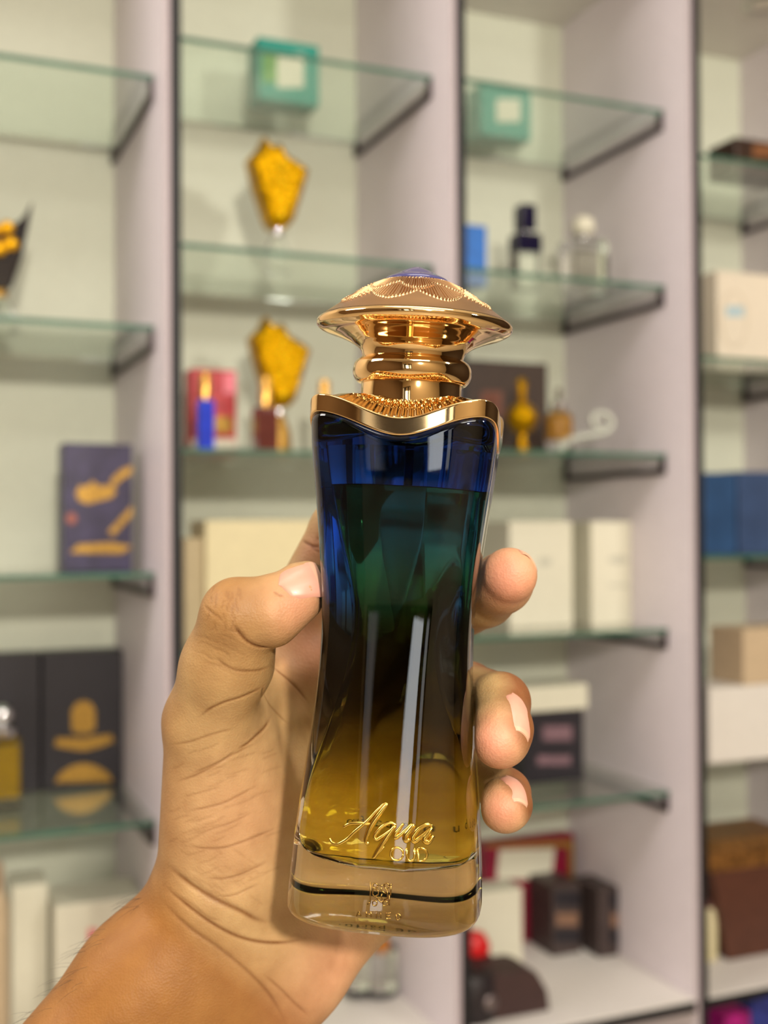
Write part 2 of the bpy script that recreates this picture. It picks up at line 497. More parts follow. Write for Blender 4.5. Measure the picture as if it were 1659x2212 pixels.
# domed lid with pressed fans
NL = 960
TL = np.linspace(0, 2*np.pi, NL, endpoint=False)
dome = np.array(hermite([(27.25, 167.5), (25.6, 168.6), (22.6, 170.8), (19.6, 172.9), (15.0, 175.9), (11.0, 178.0), (9.7, 178.5), (9.2, 178.6)], 14))
rg = []
for r, z in dome:
    h = np.zeros(NL)
    def fans(count, phase, r_in, r_out, width, ribs, amp):
        loc = ((TL/(2*np.pi)*count + phase) % 1.0)*2-1        # -1..1 across one fan
        edge = r_out - (r_out-r_in)*0.55*np.abs(loc)**1.6      # scalloped lower rim
        inside = (r > r_in) & (r < edge)
        rim = np.exp(-((r-edge)/0.35)**2)
        rib = np.abs(np.sin(loc*np.pi*ribs/2))
        return np.where(inside, amp*(rib-0.5), 0) + 0.34*rim*(np.sin(loc*np.pi*ribs) > -0.3)
    h = h + fans(9, 0.55, 10.8, 17.8, 1, 17, 0.6)
    low = fans(9, 0.05, 15.6, 23.4, 1, 17, 0.7)
    loc0 = ((TL/(2*np.pi)*9 + 0.55) % 1.0)*2-1
    e0 = 17.8 - 7.0*0.55*np.abs(loc0)**1.6
    h = h + np.where(r > e0+0.5, low, 0)
    if r < 10.6: h = h + 0.25*(np.sin(TL*72) > 0)
    rg.append(np.stack([r*np.cos(TL), r*np.sin(TL), z+h], 1))
lid = MB().loft([q*mm for q in rg], caps=False).build('engraved_lid', m_gold2, bottle, smooth=True)
lid['label'] = 'domed gold lid engraved with fans of rays'
smooth_angle(lid, 60)
m_gem = mat('navy_enamel_gem', (58, 56, 104), 0.12, coat=0.6, var=0.08)
gem = MB().lathe([(r*mm, z*mm) for r, z in hermite([(9.4, 178.4), (9.3, 178.9), (6.3, 180.8), (3.0, 182.5), (1.0, 183.2), (0.05, 183.35)], 5)], 64).build('gem', m_gem, bottle, smooth=True)
gem['label'] = 'dark blue domed gem on top of the cap'

# ---- raised lettering on the front (strokes laid on the glass)
bpy.context.view_layer.update()
bvh_b = BVHTree.FromPolygons([v.co for v in glass_body.data.vertices], [p.vertices[:] for p in glass_body.data.polygons])
cam_l = BINV @ CAM
def on_bottle(px, py, lift=0.0):
    d = (BINV.to_3x3() @ ray(px, py)).normalized()
    h = bvh_b.ray_cast(cam_l, d)
    return h[0] + h[1]*lift
m_let = mat('gold_lettering', (238, 200, 96), 0.16, 1.0, var=0.04)
m_let2 = mat('antique_gold_lettering', (150, 118, 62), 0.25, 1.0, var=0.04)
def smoothpts(pts, n=6):
    pts = np.array(pts, float)
    if len(pts) < 3: return [tuple(p) for p in pts]
    t = np.concatenate([[0], np.cumsum(np.linalg.norm(np.diff(pts, axis=0), axis=1))])
    q = np.linspace(0, t[-1], n*(len(pts)-1)+1)
    return list(zip(cubic(t, pts[:, 0], q), cubic(t, pts[:, 1], q)))
def strokes(name, groups, m, width, curved=True, parent=bottle):
    mb = MB()
    for g in groups:
        w = width
        if isinstance(g, tuple): g, w = g
        p = smoothpts(g) if curved else g
        pts = [on_bottle(x, y, 0.0001) for x, y in p]
        k = len(pts)
        rad = [w*mm*(0.45+0.55*math.sin(math.pi*min(1, max(0, (i+0.6)/(k+0.2))))**0.5) if curved else w*mm for i in range(k)]
        mb.tube(pts, rad, 8)
    return mb.build(name, m, parent, smooth=True)
def cpx(x, y): return (700+x*370/1659.0, 1700+y*370/1659.0)      # close-up coordinates
def G(*pts): return [cpx(x, y) for x, y in pts]
strokes('letter', [(G((58,495),(75,535),(120,552),(200,520),(300,430),(420,330),(540,205),(600,160),(622,172)), .5),
                   (G((612,165),(560,230),(500,310),(455,380),(425,450),(405,510),(412,540),(438,545)), .75),
                   (G((190,390),(230,362),(320,350),(400,355),(465,360)), .5)], m_let, .5)
strokes('letter', [(G((700,370),(660,348),(590,365),(520,430),(490,480),(505,505),(560,480),(630,430),(690,380)), .55),
                   (G((690,375),(640,440),(580,530),(520,620),(478,690)), .75), (G((478,690),(520,640),(585,575)), .4)], m_let, .5)
strokes('letter', [(G((770,355),(730,410),(690,465),(690,492),(730,470),(800,410),(850,360)), .6),
                   (G((872,360),(830,420),(785,490),(795,520),(830,500)), .85)], m_let, .5)
strokes('letter', [(G((1050,380),(1010,362),(940,390),(880,450),(855,500),(870,525),(930,490),(1000,430),(1045,390)), .7),
                   (G((1045,392),(1005,455),(970,510),(995,535),(1060,470)), .8)], m_let, .5)
def arc(cx, cy, rx, ry, a0, a1, n=14):
    return [(cx+rx*math.cos(math.radians(a0+(a1-a0)*i/n)), cy+ry*math.sin(math.radians(a0+(a1-a0)*i/n))) for i in range(n+1)]
strokes('letter', [G(*arc(705, 648, 62, 62, 0, 360, 26))], m_let, .3, False)
strokes('letter', [G((800,590),(800,660),*arc(840,665,36,52,170,10,10),(878,590))], m_let, .34, False)
strokes('letter', [G((908,592),(908,715),(950,715),*arc(945,653,52,62,80,-80,12),(908,592))], m_let, .34, False)
# maker's emblem: lattice of linked loops between two pairs of bars
def e(x, y): return (720+x*350/1659.0, 1850+y*350/1659.0)
def E_(*pts): return [e(x, y) for x, y in pts]
strokes('emblem', [E_((382,260),(376,480)), E_((408,270),(404,400)), E_((592,290),(588,400)), E_((575,390),(572,500)),
                   E_(*arc(430,300,22,26,0,360,14)), E_(*arc(545,300,24,28,0,360,14)), E_(*arc(425,478,24,26,0,360,14)), E_(*arc(530,480,24,26,0,360,14)),
                   E_((455,290),(488,300),(520,290)), E_((430,328),(462,350),(462,390),(425,410),(405,390)), E_((545,330),(556,380),(556,430),(520,445)),
                   E_((490,310),(490,340),(515,365),(545,380)), E_((440,410),(470,450),(490,470),(510,450)), E_((500,380),(490,410),(500,440)), E_((350,490),(382,465)), E_((600,280),(575,300))],
        m_let2, .19, False)
def word(chars, x0, y0, pitch, h, w, slope):
    L = {'A': [[(0,1),(.5,0),(1,1)], [(.2,.65),(.8,.65)]], 'H': [[(0,0),(0,1)], [(1,0),(1,1)], [(0,.5),(1,.5)]],
         'M': [[(0,1),(.1,0),(.5,.8),(.9,0),(1,1)]], 'E': [[(1,0),(0,0),(0,1),(1,1)], [(0,.5),(.8,.5)]],
         'D': [[(0,0),(0,1),(.5,1),(.95,.75),(1,.5),(.95,.25),(.5,0),(0,0)]]}
    for i, c in enumerate(chars):
        strokes('letter', [E_(*[(x0+i*pitch+u*w, y0+slope*i+v*h) for u, v in st]) for st in L[c]], m_let2, .2, False)
word('AHMED', 238, 552, 102, 58, 46, 9)
# fine print on the back face, read from behind
fc = bpy.data.curves.new('print_curve', 'FONT'); fc.body = 'eau de parfum'; fc.size = 0.0044; fc.align_x = 'CENTER'; fc.space_character = 1.25
to = bpy.data.objects.new('tmp_print', fc); COL.objects.link(to)
bpy.context.view_layer.update()
me = bpy.data.meshes.new_from_object(to.evaluated_get(bpy.context.evaluated_depsgraph_get()))
bpy.data.objects.remove(to, do_unlink=True)
for v in me.vertices:
    x, z = -v.co.x, v.co.y + 0.0182
    aa = float(half(z*1000))*mm; nn = float(expo(z*1000))
    v.co = (x, aa*BR*max(0, 1-abs(x/aa)**nn)**(1/nn)+0.00012, z)
me.materials.append(mat('black_print_ink', (30, 26, 22), 0.5))
bp_ = bpy.data.objects.new('back_print', me); COL.objects.link(bp_); bp_.parent = bottle
# ------------------------------------------------------------------ the hand (one continuous skin)
# coordinates here: camera-aligned millimetres, x right, y up, z away
def C(px, py, d):
    return np.array([(px-CX)*d/F, -(py-CY)*d/F, d], dtype=np.float32)
VOX = 0.8
LO = np.array([-112.0, -178.0, 300.0]); HI = np.array([58.0, 42.0, 418.0])
NX, NY, NZ = [int((HI[i]-LO[i])/VOX)+1 for i in range(3)]
AX = [(LO[i] + VOX*np.arange(n)).astype(np.float32) for i, n in enumerate((NX, NY, NZ))]
BIG = np.float32(40.0)

def smin(a, b, k):
    h = np.maximum(k-np.abs(a-b), 0)/k
    return np.minimum(a, b) - h*h*k*np.float32(0.25)

def cone(field, a, b, r1, r2, k):
    """smooth-union a round cone into field"""
    m = max(r1, r2) + k + 6
    lo = np.minimum(a, b)-m; hi = np.maximum(a, b)+m
    sl = []
    for i in range(3):
        i0 = max(0, int((lo[i]-LO[i])/VOX)); i1 = min(field.shape[i], int((hi[i]-LO[i])/VOX)+2)
        if i1 <= i0: return
        sl.append(slice(i0, i1))
    X = AX[0][sl[0]][:, None, None]-a[0]; Y = AX[1][sl[1]][None, :, None]-a[1]; Z = AX[2][sl[2]][None, None, :]-a[2]
    d = b-a; L2 = float(d@d)
    t = np.clip((X*d[0]+Y*d[1]+Z*d[2])/L2, 0, 1)
    s = np.sqrt((X-t*d[0])**2+(Y-t*d[1])**2+(Z-t*d[2])**2) - (r1+(r2-r1)*t)
    field[tuple(sl)] = smin(field[tuple(sl)], s.astype(np.float32), np.float32(k))

def new(): return np.full((NX, NY, NZ), BIG, np.float32)

palm = new()
def pc(a, b, r1, r2, k=7): cone(palm, C(*a), C(*b), r1, r2, k)
# forearm and wrist
pc((455,1972,364), (318,2130,360), 20.5, 21.5)
pc((318,2130,360), (90,2430,348), 21.5, 24)
pc((612,2082,373), (480,2245,370), 20, 21)
pc((480,2245,370), (280,2520,358), 21, 23)
pc((530,2030,366), (400,2190,362), 19, 21)
# metacarpal bodies
pc((540,2000,376), (592,1420,390), 15, 10.5)
pc((560,2010,378), (745,1530,391), 15, 11.5)
pc((600,2040,378), (832,1625,391), 15, 11.5)
pc((625,2070,374), (812,1905,391), 19, 15)
pc((812,1905,391), (905,1730,390), 15, 11)
# thenar eminence and thumb base
pc((470,1880,360), (452,1560,348), 18.5, 13.0, 8)
pc((535,1850,366), (515,1600,358), 19, 12.5, 9)
pc((590,1800,374), (590,1560,376), 15, 11, 8)
pc((490,1530,354), (600,1450,384), 9.5, 9, 6)
pc((595,1450,389), (770,1500,393), 11, 10, 7)
pc((600,1400,389), (765,1440,394), 10, 10, 7)
# thumb
pc((452,1560,347), (484,1440,338), 13.2, 12.0, 4)
pc((484,1440,338), (514,1330,331), 12.0, 10.4, 4)
pc((508,1430,340), (520,1350,333), 11.4, 10.2, 3)
thumb = new()
def th(a, b, r1, r2, k=3): cone(thumb, C(*a), C(*b), r1, r2, k)
th((514,1328,331), (575,1318,331), 10.4, 9.2)
th((575,1318,331), (652,1268,333), 9.0, 6.9)
th((590,1338,329), (655,1290,331), 7.6, 6.4)
th((648,1262,333), (668,1252,333), 6.0, 5.0, 2)

def finger(pts, rad, k=2.5):
    f = new()
    for i in range(len(pts)-1):
        cone(f, C(*pts[i]), C(*pts[i+1]), rad[i], rad[i+1], k)
    return f
index = finger([(590,1420,390), (728,1142,388), (802,1040,387), (866,985,382)], [10.5, 8.8, 7.8, 6.6])
middle = finger([(745,1530,391), (930,1352,388), (1050,1292,362), (1085,1260,350), (1100,1243,343)], [11, 9.2, 8.6, 8.7, 8.2])
ring = finger([(832,1625,391), (1010,1492,376), (1082,1516,345), (1086,1575,331), (1084,1597,327)], [11, 9.0, 8.3, 8.2, 7.9])
ring2 = finger([(1084,1585,328), (1078,1602,325)], [7.4, 7.2])
pinky = finger([(905,1730,390), (1025,1655,371), (1092,1714,344), (1093,1738,332), (1091,1746,328)], [10, 7.8, 7.0, 7.0, 6.9])
hand = smin(palm, thumb, np.float32(2.2))
for f, k in ((index, 5), (middle, 5), (smin(ring, ring2, np.float32(1.5)), 5), (pinky, 5)):
    hand = np.minimum(hand, smin(palm, f, np.float32(k)))
del palm, thumb, index, middle, ring, ring2, pinky

# keep the flesh out of the bottle: pressed flat where it touches
R_cam = np.array([list(right), list(up), list(fwd)])                       # world -> camera axes
Rb = R_cam @ np.array(BROT)                                                # bottle -> camera axes
tb = R_cam @ np.array(base_w-CAM)*1000.0
gx = AX[0][:, None, None]-tb[0]; gy = AX[1][None, :, None]-tb[1]; gz = AX[2][None, None, :]-tb[2]
lx = (gx*Rb[0, 0]+gy*Rb[1, 0]+gz*Rb[2, 0]).astype(np.float32)
ly = (gx*Rb[0, 1]+gy*Rb[1, 1]+gz*Rb[2, 1]).astype(np.float32)
lz = (gx*Rb[0, 2]+gy*Rb[1, 2]+gz*Rb[2, 2]).astype(np.float32)
tabz = np.arange(-5, 150, 0.5); taba = half(np.clip(tabz, 0, 144)); tabn = expo(tabz)
aa = np.interp(lz, tabz, taba).astype(np.float32)
sel = (hand < 4) & (np.abs(lx) < 34) & (np.abs(ly) < 34) & (lz > -4) & (lz < 145)
A_ = aa[sel]; N_ = np.interp(lz[sel], tabz, tabn)
q = (np.abs(lx[sel]/A_)**N_ + np.abs(ly[sel]/(A_*BR))**N_)**(1/N_)
bd = np.maximum((q-1)*A_*0.95, np.maximum(-lz[sel], lz[sel]-139))
hv = hand[sel]
kk = 1.6
a_, b_ = hv, 0.25-bd
h_ = np.maximum(kk-np.abs(a_-b_), 0)/kk
hand[sel] = np.maximum(a_, b_) + h_*h_*kk*0.25
del lx, ly, lz, aa, sel

def surface_nets(S):
    neg = S < 0
    nx, ny, nz = S.shape
    cnt = np.zeros((nx-1, ny-1, nz-1), np.uint8)
    for i in (0, 1):
        for j in (0, 1):
            for k in (0, 1):
                cnt += neg[i:nx-1+i, j:ny-1+j, k:nz-1+k]
    act = (cnt > 0) & (cnt < 8)
    I, J, K = np.nonzero(act)
    idx = np.full(act.shape, -1, np.int32); idx[I, J, K] = np.arange(len(I))
    acc = np.zeros((len(I), 3)); num = np.zeros(len(I))
    cs = [(i, j, k) for i in (0, 1) for j in (0, 1) for k in (0, 1)]
    for a in cs:
        for b in cs:
            if sum(b)-sum(a) != 1 or any(bb < aa for aa, bb in zip(a, b)): continue
            s0 = S[I+a[0], J+a[1], K+a[2]]; s1 = S[I+b[0], J+b[1], K+b[2]]
            m = (s0 < 0) != (s1 < 0)
            t = np.where(m, s0/(s0-s1+1e-12), 0)
            for ax in range(3):
                acc[:, ax] += np.where(m, a[ax]+(b[ax]-a[ax])*t, 0)
            num += m
    P = acc/num[:, None] + np.stack([I, J, K], 1)
    faces = []
    # x edges
    m = neg[:-1, 1:-1, 1:-1] != neg[1:, 1:-1, 1:-1]; i, j, k = np.nonzero(m); j = j+1; k = k+1
    q = np.stack([idx[i, j-1, k-1], idx[i, j, k-1], idx[i, j, k], idx[i, j-1, k]], 1); fl = ~neg[i, j, k]; q[fl] = q[fl][:, ::-1]; faces.append(q)
    m = neg[1:-1, :-1, 1:-1] != neg[1:-1, 1:, 1:-1]; i, j, k = np.nonzero(m); i = i+1; k = k+1
    q = np.stack([idx[i-1, j, k-1], idx[i-1, j, k], idx[i, j, k], idx[i, j, k-1]], 1); fl = ~neg[i, j, k]; q[fl] = q[fl][:, ::-1]; faces.append(q)
    m = neg[1:-1, 1:-1, :-1] != neg[1:-1, 1:-1, 1:]; i, j, k = np.nonzero(m); i = i+1; j = j+1
    q = np.stack([idx[i-1, j-1, k], idx[i, j-1, k], idx[i, j, k], idx[i-1, j, k]], 1); fl = ~neg[i, j, k]; q[fl] = q[fl][:, ::-1]; faces.append(q)
    return P, np.concatenate(faces)[:, ::-1].copy()
hand[0] = hand[-1] = BIG; hand[:, 0] = BIG; hand[:, -1] = BIG; hand[:, :, 0] = BIG; hand[:, :, -1] = BIG
P, Q = surface_nets(hand)
P = LO + P*VOX
del hand
RC = np.array([list(right), list(up), list(fwd)])
def to_world(p): return (np.asarray(p)*0.001) @ RC + np.array(CAM)
def to_cam(w): return ((np.asarray(w)-np.array(CAM)) @ RC.T)*1000
def quick_mesh(name, V, Fc):
    me = bpy.data.meshes.new(name)
    me.vertices.add(len(V)); me.vertices.foreach_set('co', np.asarray(V, np.float32).ravel())
    me.loops.add(len(Fc)*4); me.loops.foreach_set('vertex_index', np.asarray(Fc, np.int32).ravel())
    me.polygons.add(len(Fc)); me.polygons.foreach_set('loop_start', np.arange(0, len(Fc)*4, 4, dtype=np.int32))
    try: me.polygons.foreach_set('loop_total', np.full(len(Fc), 4, np.int32))
    except Exception: pass
    me.update(calc_edges=True); me.validate()
    return me
# even out the lattice steps
def relax(P, Q, it):
    n = len(P)
    e = np.concatenate([Q[:, [0, 1]], Q[:, [1, 2]], Q[:, [2, 3]], Q[:, [3, 0]]])
    deg = np.bincount(e.ravel(), minlength=n).astype(float)
    for s in range(it):
        for lam in (0.5, -0.52):
            acc = np.zeros_like(P)
            for ax in range(3):
                acc[:, ax] = np.bincount(e[:, 0], P[e[:, 1], ax], n) + np.bincount(e[:, 1], P[e[:, 0], ax], n)
            P = P + lam*(acc/deg[:, None]-P)
    return P
P = relax(P, Q, 6)
me0 = quick_mesh('skin_base', to_world(P), Q)
tmp = bpy.data.objects.new('tmp_skin', me0); COL.objects.link(tmp)
sub = tmp.modifiers.new('s', 'SUBSURF'); sub.levels = 1; sub.render_levels = 1
bpy.context.view_layer.update()
me = bpy.data.meshes.new_from_object(tmp.evaluated_get(bpy.context.evaluated_depsgraph_get()))
bpy.data.objects.remove(tmp, do_unlink=True)
me.name = 'hand'
hand_o = bpy.data.objects.new('hand', me); COL.objects.link(hand_o)
tag(hand_o, 'bare left hand and forearm gripping the blue perfume bottle, thumb on its left side', 'hand')
nv = len(me.vertices)
V = np.empty(nv*3, np.float32); me.vertices.foreach_get('co', V); V = V.reshape(-1, 3).astype(float)
Nn = np.empty(nv*3, np.float32); me.vertices.foreach_get('normal', Nn); Nn = Nn.reshape(-1, 3).astype(float)
VC = to_cam(V)
bvh_h = BVHTree.FromPolygons([tuple(v) for v in to_world(P)], [tuple(int(i) for i in q) for q in Q])
def on_hand(px, py):
    h = bvh_h.ray_cast(CAM, ray(px, py).normalized())
    return None if h[0] is None else np.array(h[0])

# skin folds: (polyline in picture coordinates, depth mm, half-width mm, darkness)
def zt(*pts): return [(320+x*440/1497.0, 1050+y*440/1497.0) for x, y in pts]     # from the thumb close-up
def zw(*pts): return [(50+x*650/1659.0, 1600+y*650/1659.0) for x, y in pts]      # from the wrist close-up
FOLDS = [
 (zt((625,1010),(670,1080),(740,1150),(820,1185),(915,1190)), .9, .8, .75),
 (zt((410,875),(450,915),(500,950),(560,1000)), .3, .6, .25),
 (zt((490,1250),(560,1310),(640,1350),(740,1358),(830,1350),(905,1320)), .35, .6, .45),
 (zt((370,1700),(450,1640),(560,1590),(660,1560),(760,1520),(845,1475)), .5, .8, .55),
 (zt((845,1475),(830,1560),(800,1620)), .4, .7, .4),
 (zt((840,1500),(890,1600),(960,1680),(1030,1750)), .35, .7, .35),
 (zt((900,1700),(860,1770),(800,1830),(720,1900),(650,1935)), .55, .8, .6),
 (zt((650,1935),(560,2010),(450,2060),(330,2110)), .3, .7, .35),
 (zt((160,1900),(300,1880),(420,1840),(560,1800),(650,1780)), .25, .6, .3),
 (zt((905,1320),(960,1360),(1030,1420),(1100,1490),(1180,1590)), .6, .8, .55),
 (zt((1110,380),(1150,410),(1210,440),(1270,450)), .6, .7, .6),
 (zt((1190,440),(1230,470),(1280,490)), .35, .6, .4),
 (zt((1235,385),(1280,385)), .3, .5, .35),
 (zt((920,770),(960,800),(1000,810)), .3, .5, .3),
 (zw((800,690),(880,760),(980,830),(1090,890),(1200,940),(1300,990),(1370,1000)), .9, 1.6, .55),
 (zw((770,790),(860,870),(960,950),(1080,1030),(1200,1085),(1320,1110),(1430,1112),(1560,1090)), .6, 1.1, .6),
 (zw((750,860),(830,950),(930,1040),(1050,1120),(1180,1220),(1280,1310),(1360,1400),(1420,1500),(1450,1562)), .5, 1.2, .35),
 (zw((1330,1290),(1420,1370),(1500,1450),(1580,1520)), .4, 1.0, .3),
 (zw((890,580),(1000,592),(1100,590),(1200,560),(1300,520),(1400,480)), .25, .5, .35),
 (zw((900,390),(1000,370),(1110,340),(1200,295),(1300,240)), .25, .5, .3),
 (zw((830,230),(950,190),(1050,140),(1150,80),(1290,10)), .3, .6, .35),
 (zw((1000,755),(1100,760),(1200,735),(1280,700),(1350,665)), .25, .5, .35),
 (zw((930,530),(1030,490),(1150,450),(1280,385)), .15, .4, .22),
 (zw((1060,860),(1160,850),(1250,810),(1300,790)), .2, .4, .28),
 (zw((880,310),(1000,280),(1100,250)), .15, .4, .2),
 (zw((840,840),(930,900),(1020,970),(1110,1000)), .15, .5, .2),
]
random.seed(9)
for i in range(26):            # short wrinkles over the thumb knuckle
    x = random.uniform(430, 700); y = random.uniform(720, 1010)
    FOLDS.append((zt((x, y), (x+random.uniform(-14, 14), y+random.uniform(25, 60)), (x+random.uniform(-25, 25), y+random.uniform(60, 95))), .12, .3, .16))
for i in range(22):            # fine lines across the thumb shaft
    x = random.uniform(330, 620); y = random.uniform(1040, 1330)
    FOLDS.append((zt((x, y), (x+70, y+random.uniform(10, 30)), (x+140, y+random.uniform(30, 70))), .1, .3, .13))
for i in range(44):            # criss-cross lines on the ball of the thumb
    x = random.uniform(790, 1330); y = random.uniform(40, 800); l = random.uniform(60, 170)
    FOLDS.append((zw((x, y), (x+l*.5, y-l*random.uniform(.08, .22)), (x+l, y-l*random.uniform(.25, .45))), .1, .3, .14))
for i in range(26):
    x = random.uniform(850, 1250); y = random.uniform(560, 860); l = random.uniform(40, 90)
    FOLDS.append((zw((x, y), (x+l*.6, y+l*.4), (x+l, y+l*.7)), .08, .3, .12))
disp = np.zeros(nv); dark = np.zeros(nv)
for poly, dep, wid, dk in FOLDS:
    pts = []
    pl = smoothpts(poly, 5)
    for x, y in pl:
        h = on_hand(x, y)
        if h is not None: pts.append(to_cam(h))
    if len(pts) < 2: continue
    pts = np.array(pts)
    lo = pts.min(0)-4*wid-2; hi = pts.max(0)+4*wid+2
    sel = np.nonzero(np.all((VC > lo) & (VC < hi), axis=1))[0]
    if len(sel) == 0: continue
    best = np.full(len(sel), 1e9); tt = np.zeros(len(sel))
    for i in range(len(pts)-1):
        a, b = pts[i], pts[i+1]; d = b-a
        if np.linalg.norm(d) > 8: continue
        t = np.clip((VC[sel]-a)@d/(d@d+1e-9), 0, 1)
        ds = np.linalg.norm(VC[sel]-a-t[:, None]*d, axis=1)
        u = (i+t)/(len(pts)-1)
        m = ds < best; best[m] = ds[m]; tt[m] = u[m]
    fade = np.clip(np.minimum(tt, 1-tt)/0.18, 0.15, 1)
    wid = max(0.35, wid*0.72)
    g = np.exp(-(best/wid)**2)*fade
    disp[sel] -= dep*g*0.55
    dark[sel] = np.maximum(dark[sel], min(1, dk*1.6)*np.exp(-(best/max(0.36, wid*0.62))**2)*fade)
V = V + Nn*(disp*0.001)[:, None]
me.vertices.foreach_set('co', V.astype(np.float32).ravel())
# skin pigment: pale rosy palm side, deeper brown on the backs and the forearm
def blob(c, r): return np.exp(-(((VC-C(*c))**2).sum(1))/(r*r))
palmc = np.array(s2l((178, 147, 100))); brown = np.array(s2l((142, 94, 40))); pink = np.array(s2l((216, 146, 120))); red = np.array(s2l((206, 112, 96)))
colr = np.tile(palmc, (nv, 1))
def mixc(c, w):
    global colr
    w = np.clip(w, 0, 1)[:, None]; colr = colr*(1-w)+c*w
# along the forearm axis
axis = C(318, 2130, 360)-C(455, 1972, 364); axis = axis/np.linalg.norm(axis)
al = (VC-C(470, 1960, 366))@axis
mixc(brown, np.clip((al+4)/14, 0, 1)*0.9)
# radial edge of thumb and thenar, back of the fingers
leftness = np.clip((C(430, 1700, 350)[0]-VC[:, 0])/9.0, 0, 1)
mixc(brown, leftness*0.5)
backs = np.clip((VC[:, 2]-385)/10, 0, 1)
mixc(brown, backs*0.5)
mixc(brown, 0.45*blob((480, 1270, 326), 12) + 0.4*blob((510, 1380, 326), 22))
for c, r, w in (((1095,1250,336), 13, .85), ((1062,1600,317), 10, .9), ((1078,1750,318), 9.5, .9), ((655,1290,325), 10, .4), ((640,1330,322), 7, .25)):
    mixc(pink, w*blob(c, r))
NC = Nn @ RC.T
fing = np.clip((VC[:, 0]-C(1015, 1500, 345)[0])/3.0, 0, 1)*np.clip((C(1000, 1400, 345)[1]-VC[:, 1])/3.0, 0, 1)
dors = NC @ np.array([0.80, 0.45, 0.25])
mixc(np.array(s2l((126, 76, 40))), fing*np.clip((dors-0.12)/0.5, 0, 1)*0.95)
mixc(red, 0.5*blob((690, 1390, 376), 14) + 0.35*blob((672, 1185, 378), 7))
mixc(pink, 0.25*blob((540, 1760, 345), 22) + 0.5*blob((760, 2110, 356), 20))
rng = np.random.default_rng(3)
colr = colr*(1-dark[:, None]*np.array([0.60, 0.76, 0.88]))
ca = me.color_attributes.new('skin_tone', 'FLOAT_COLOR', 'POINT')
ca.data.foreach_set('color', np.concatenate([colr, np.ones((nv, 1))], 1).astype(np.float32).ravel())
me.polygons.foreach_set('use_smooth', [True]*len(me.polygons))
me.update()

def skinmat():
    m = bpy.data.materials.new('skin'); m.use_nodes = True
    nt = m.node_tree; b = nt.nodes['Principled BSDF']
    at = nt.nodes.new('ShaderNodeAttribute'); at.attribute_name = 'skin_tone'
    tc = nt.nodes.new('ShaderNodeTexCoord')
    n1 = nt.nodes.new('ShaderNodeTexNoise'); n1.inputs['Scale'].default_value = 130; n1.inputs['Detail'].default_value = 5
    nt.links.new(tc.outputs['Object'], n1.inputs['Vector'])
    r1 = nt.nodes.new('ShaderNodeValToRGB'); r1.color_ramp.elements[0].position = .3; r1.color_ramp.elements[1].position = .72
    r1.color_ramp.elements[0].color = (0.86, 0.80, 0.76, 1); r1.color_ramp.elements[1].color = (1.06, 1.05, 1.04, 1)
    nt.links.new(n1.outputs['Fac'], r1.inputs['Fac'])
    mx = nt.nodes.new('ShaderNodeMix'); mx.data_type = 'RGBA'; mx.blend_type = 'MULTIPLY'; mx.inputs[0].default_value = 1
    nt.links.new(at.outputs['Color'], mx.inputs[6]); nt.links.new(r1.outputs['Color'], mx.inputs[7])
    nt.links.new(mx.outputs[2], b.inputs['Base Color'])
    b.inputs['Roughness'].default_value = 0.54
    b.inputs['Specular IOR Level'].default_value = 0.32
    b.inputs['Subsurface Weight'].default_value = 0.18
    b.inputs['Subsurface Radius'].default_value = (1.0, 0.4, 0.2)
    b.inputs['Subsurface Scale'].default_value = 0.003
    vo = nt.nodes.new('ShaderNodeTexVoronoi'); vo.inputs['Scale'].default_value = 1500
    nt.links.new(tc.outputs['Object'], vo.inputs['Vector'])
    n2 = nt.nodes.new('ShaderNodeTexNoise'); n2.inputs['Scale'].default_value = 900; n2.inputs['Detail'].default_value = 3
    nt.links.new(tc.outputs['Object'], n2.inputs['Vector'])
    ad = nt.nodes.new('ShaderNodeMath'); ad.operation = 'ADD'
    nt.links.new(vo.outputs['Distance'], ad.inputs[0]); nt.links.new(n2.outputs['Fac'], ad.inputs[1])
    bp = nt.nodes.new('ShaderNodeBump'); bp.inputs['Strength'].default_value = 0.16; bp.inputs['Distance'].default_value = 0.0006
    nt.links.new(ad.outputs[0], bp.inputs['Height']); nt.links.new(bp.outputs['Normal'], b.inputs['Normal'])
    return m
me.materials.clear(); me.materials.append(skinmat())

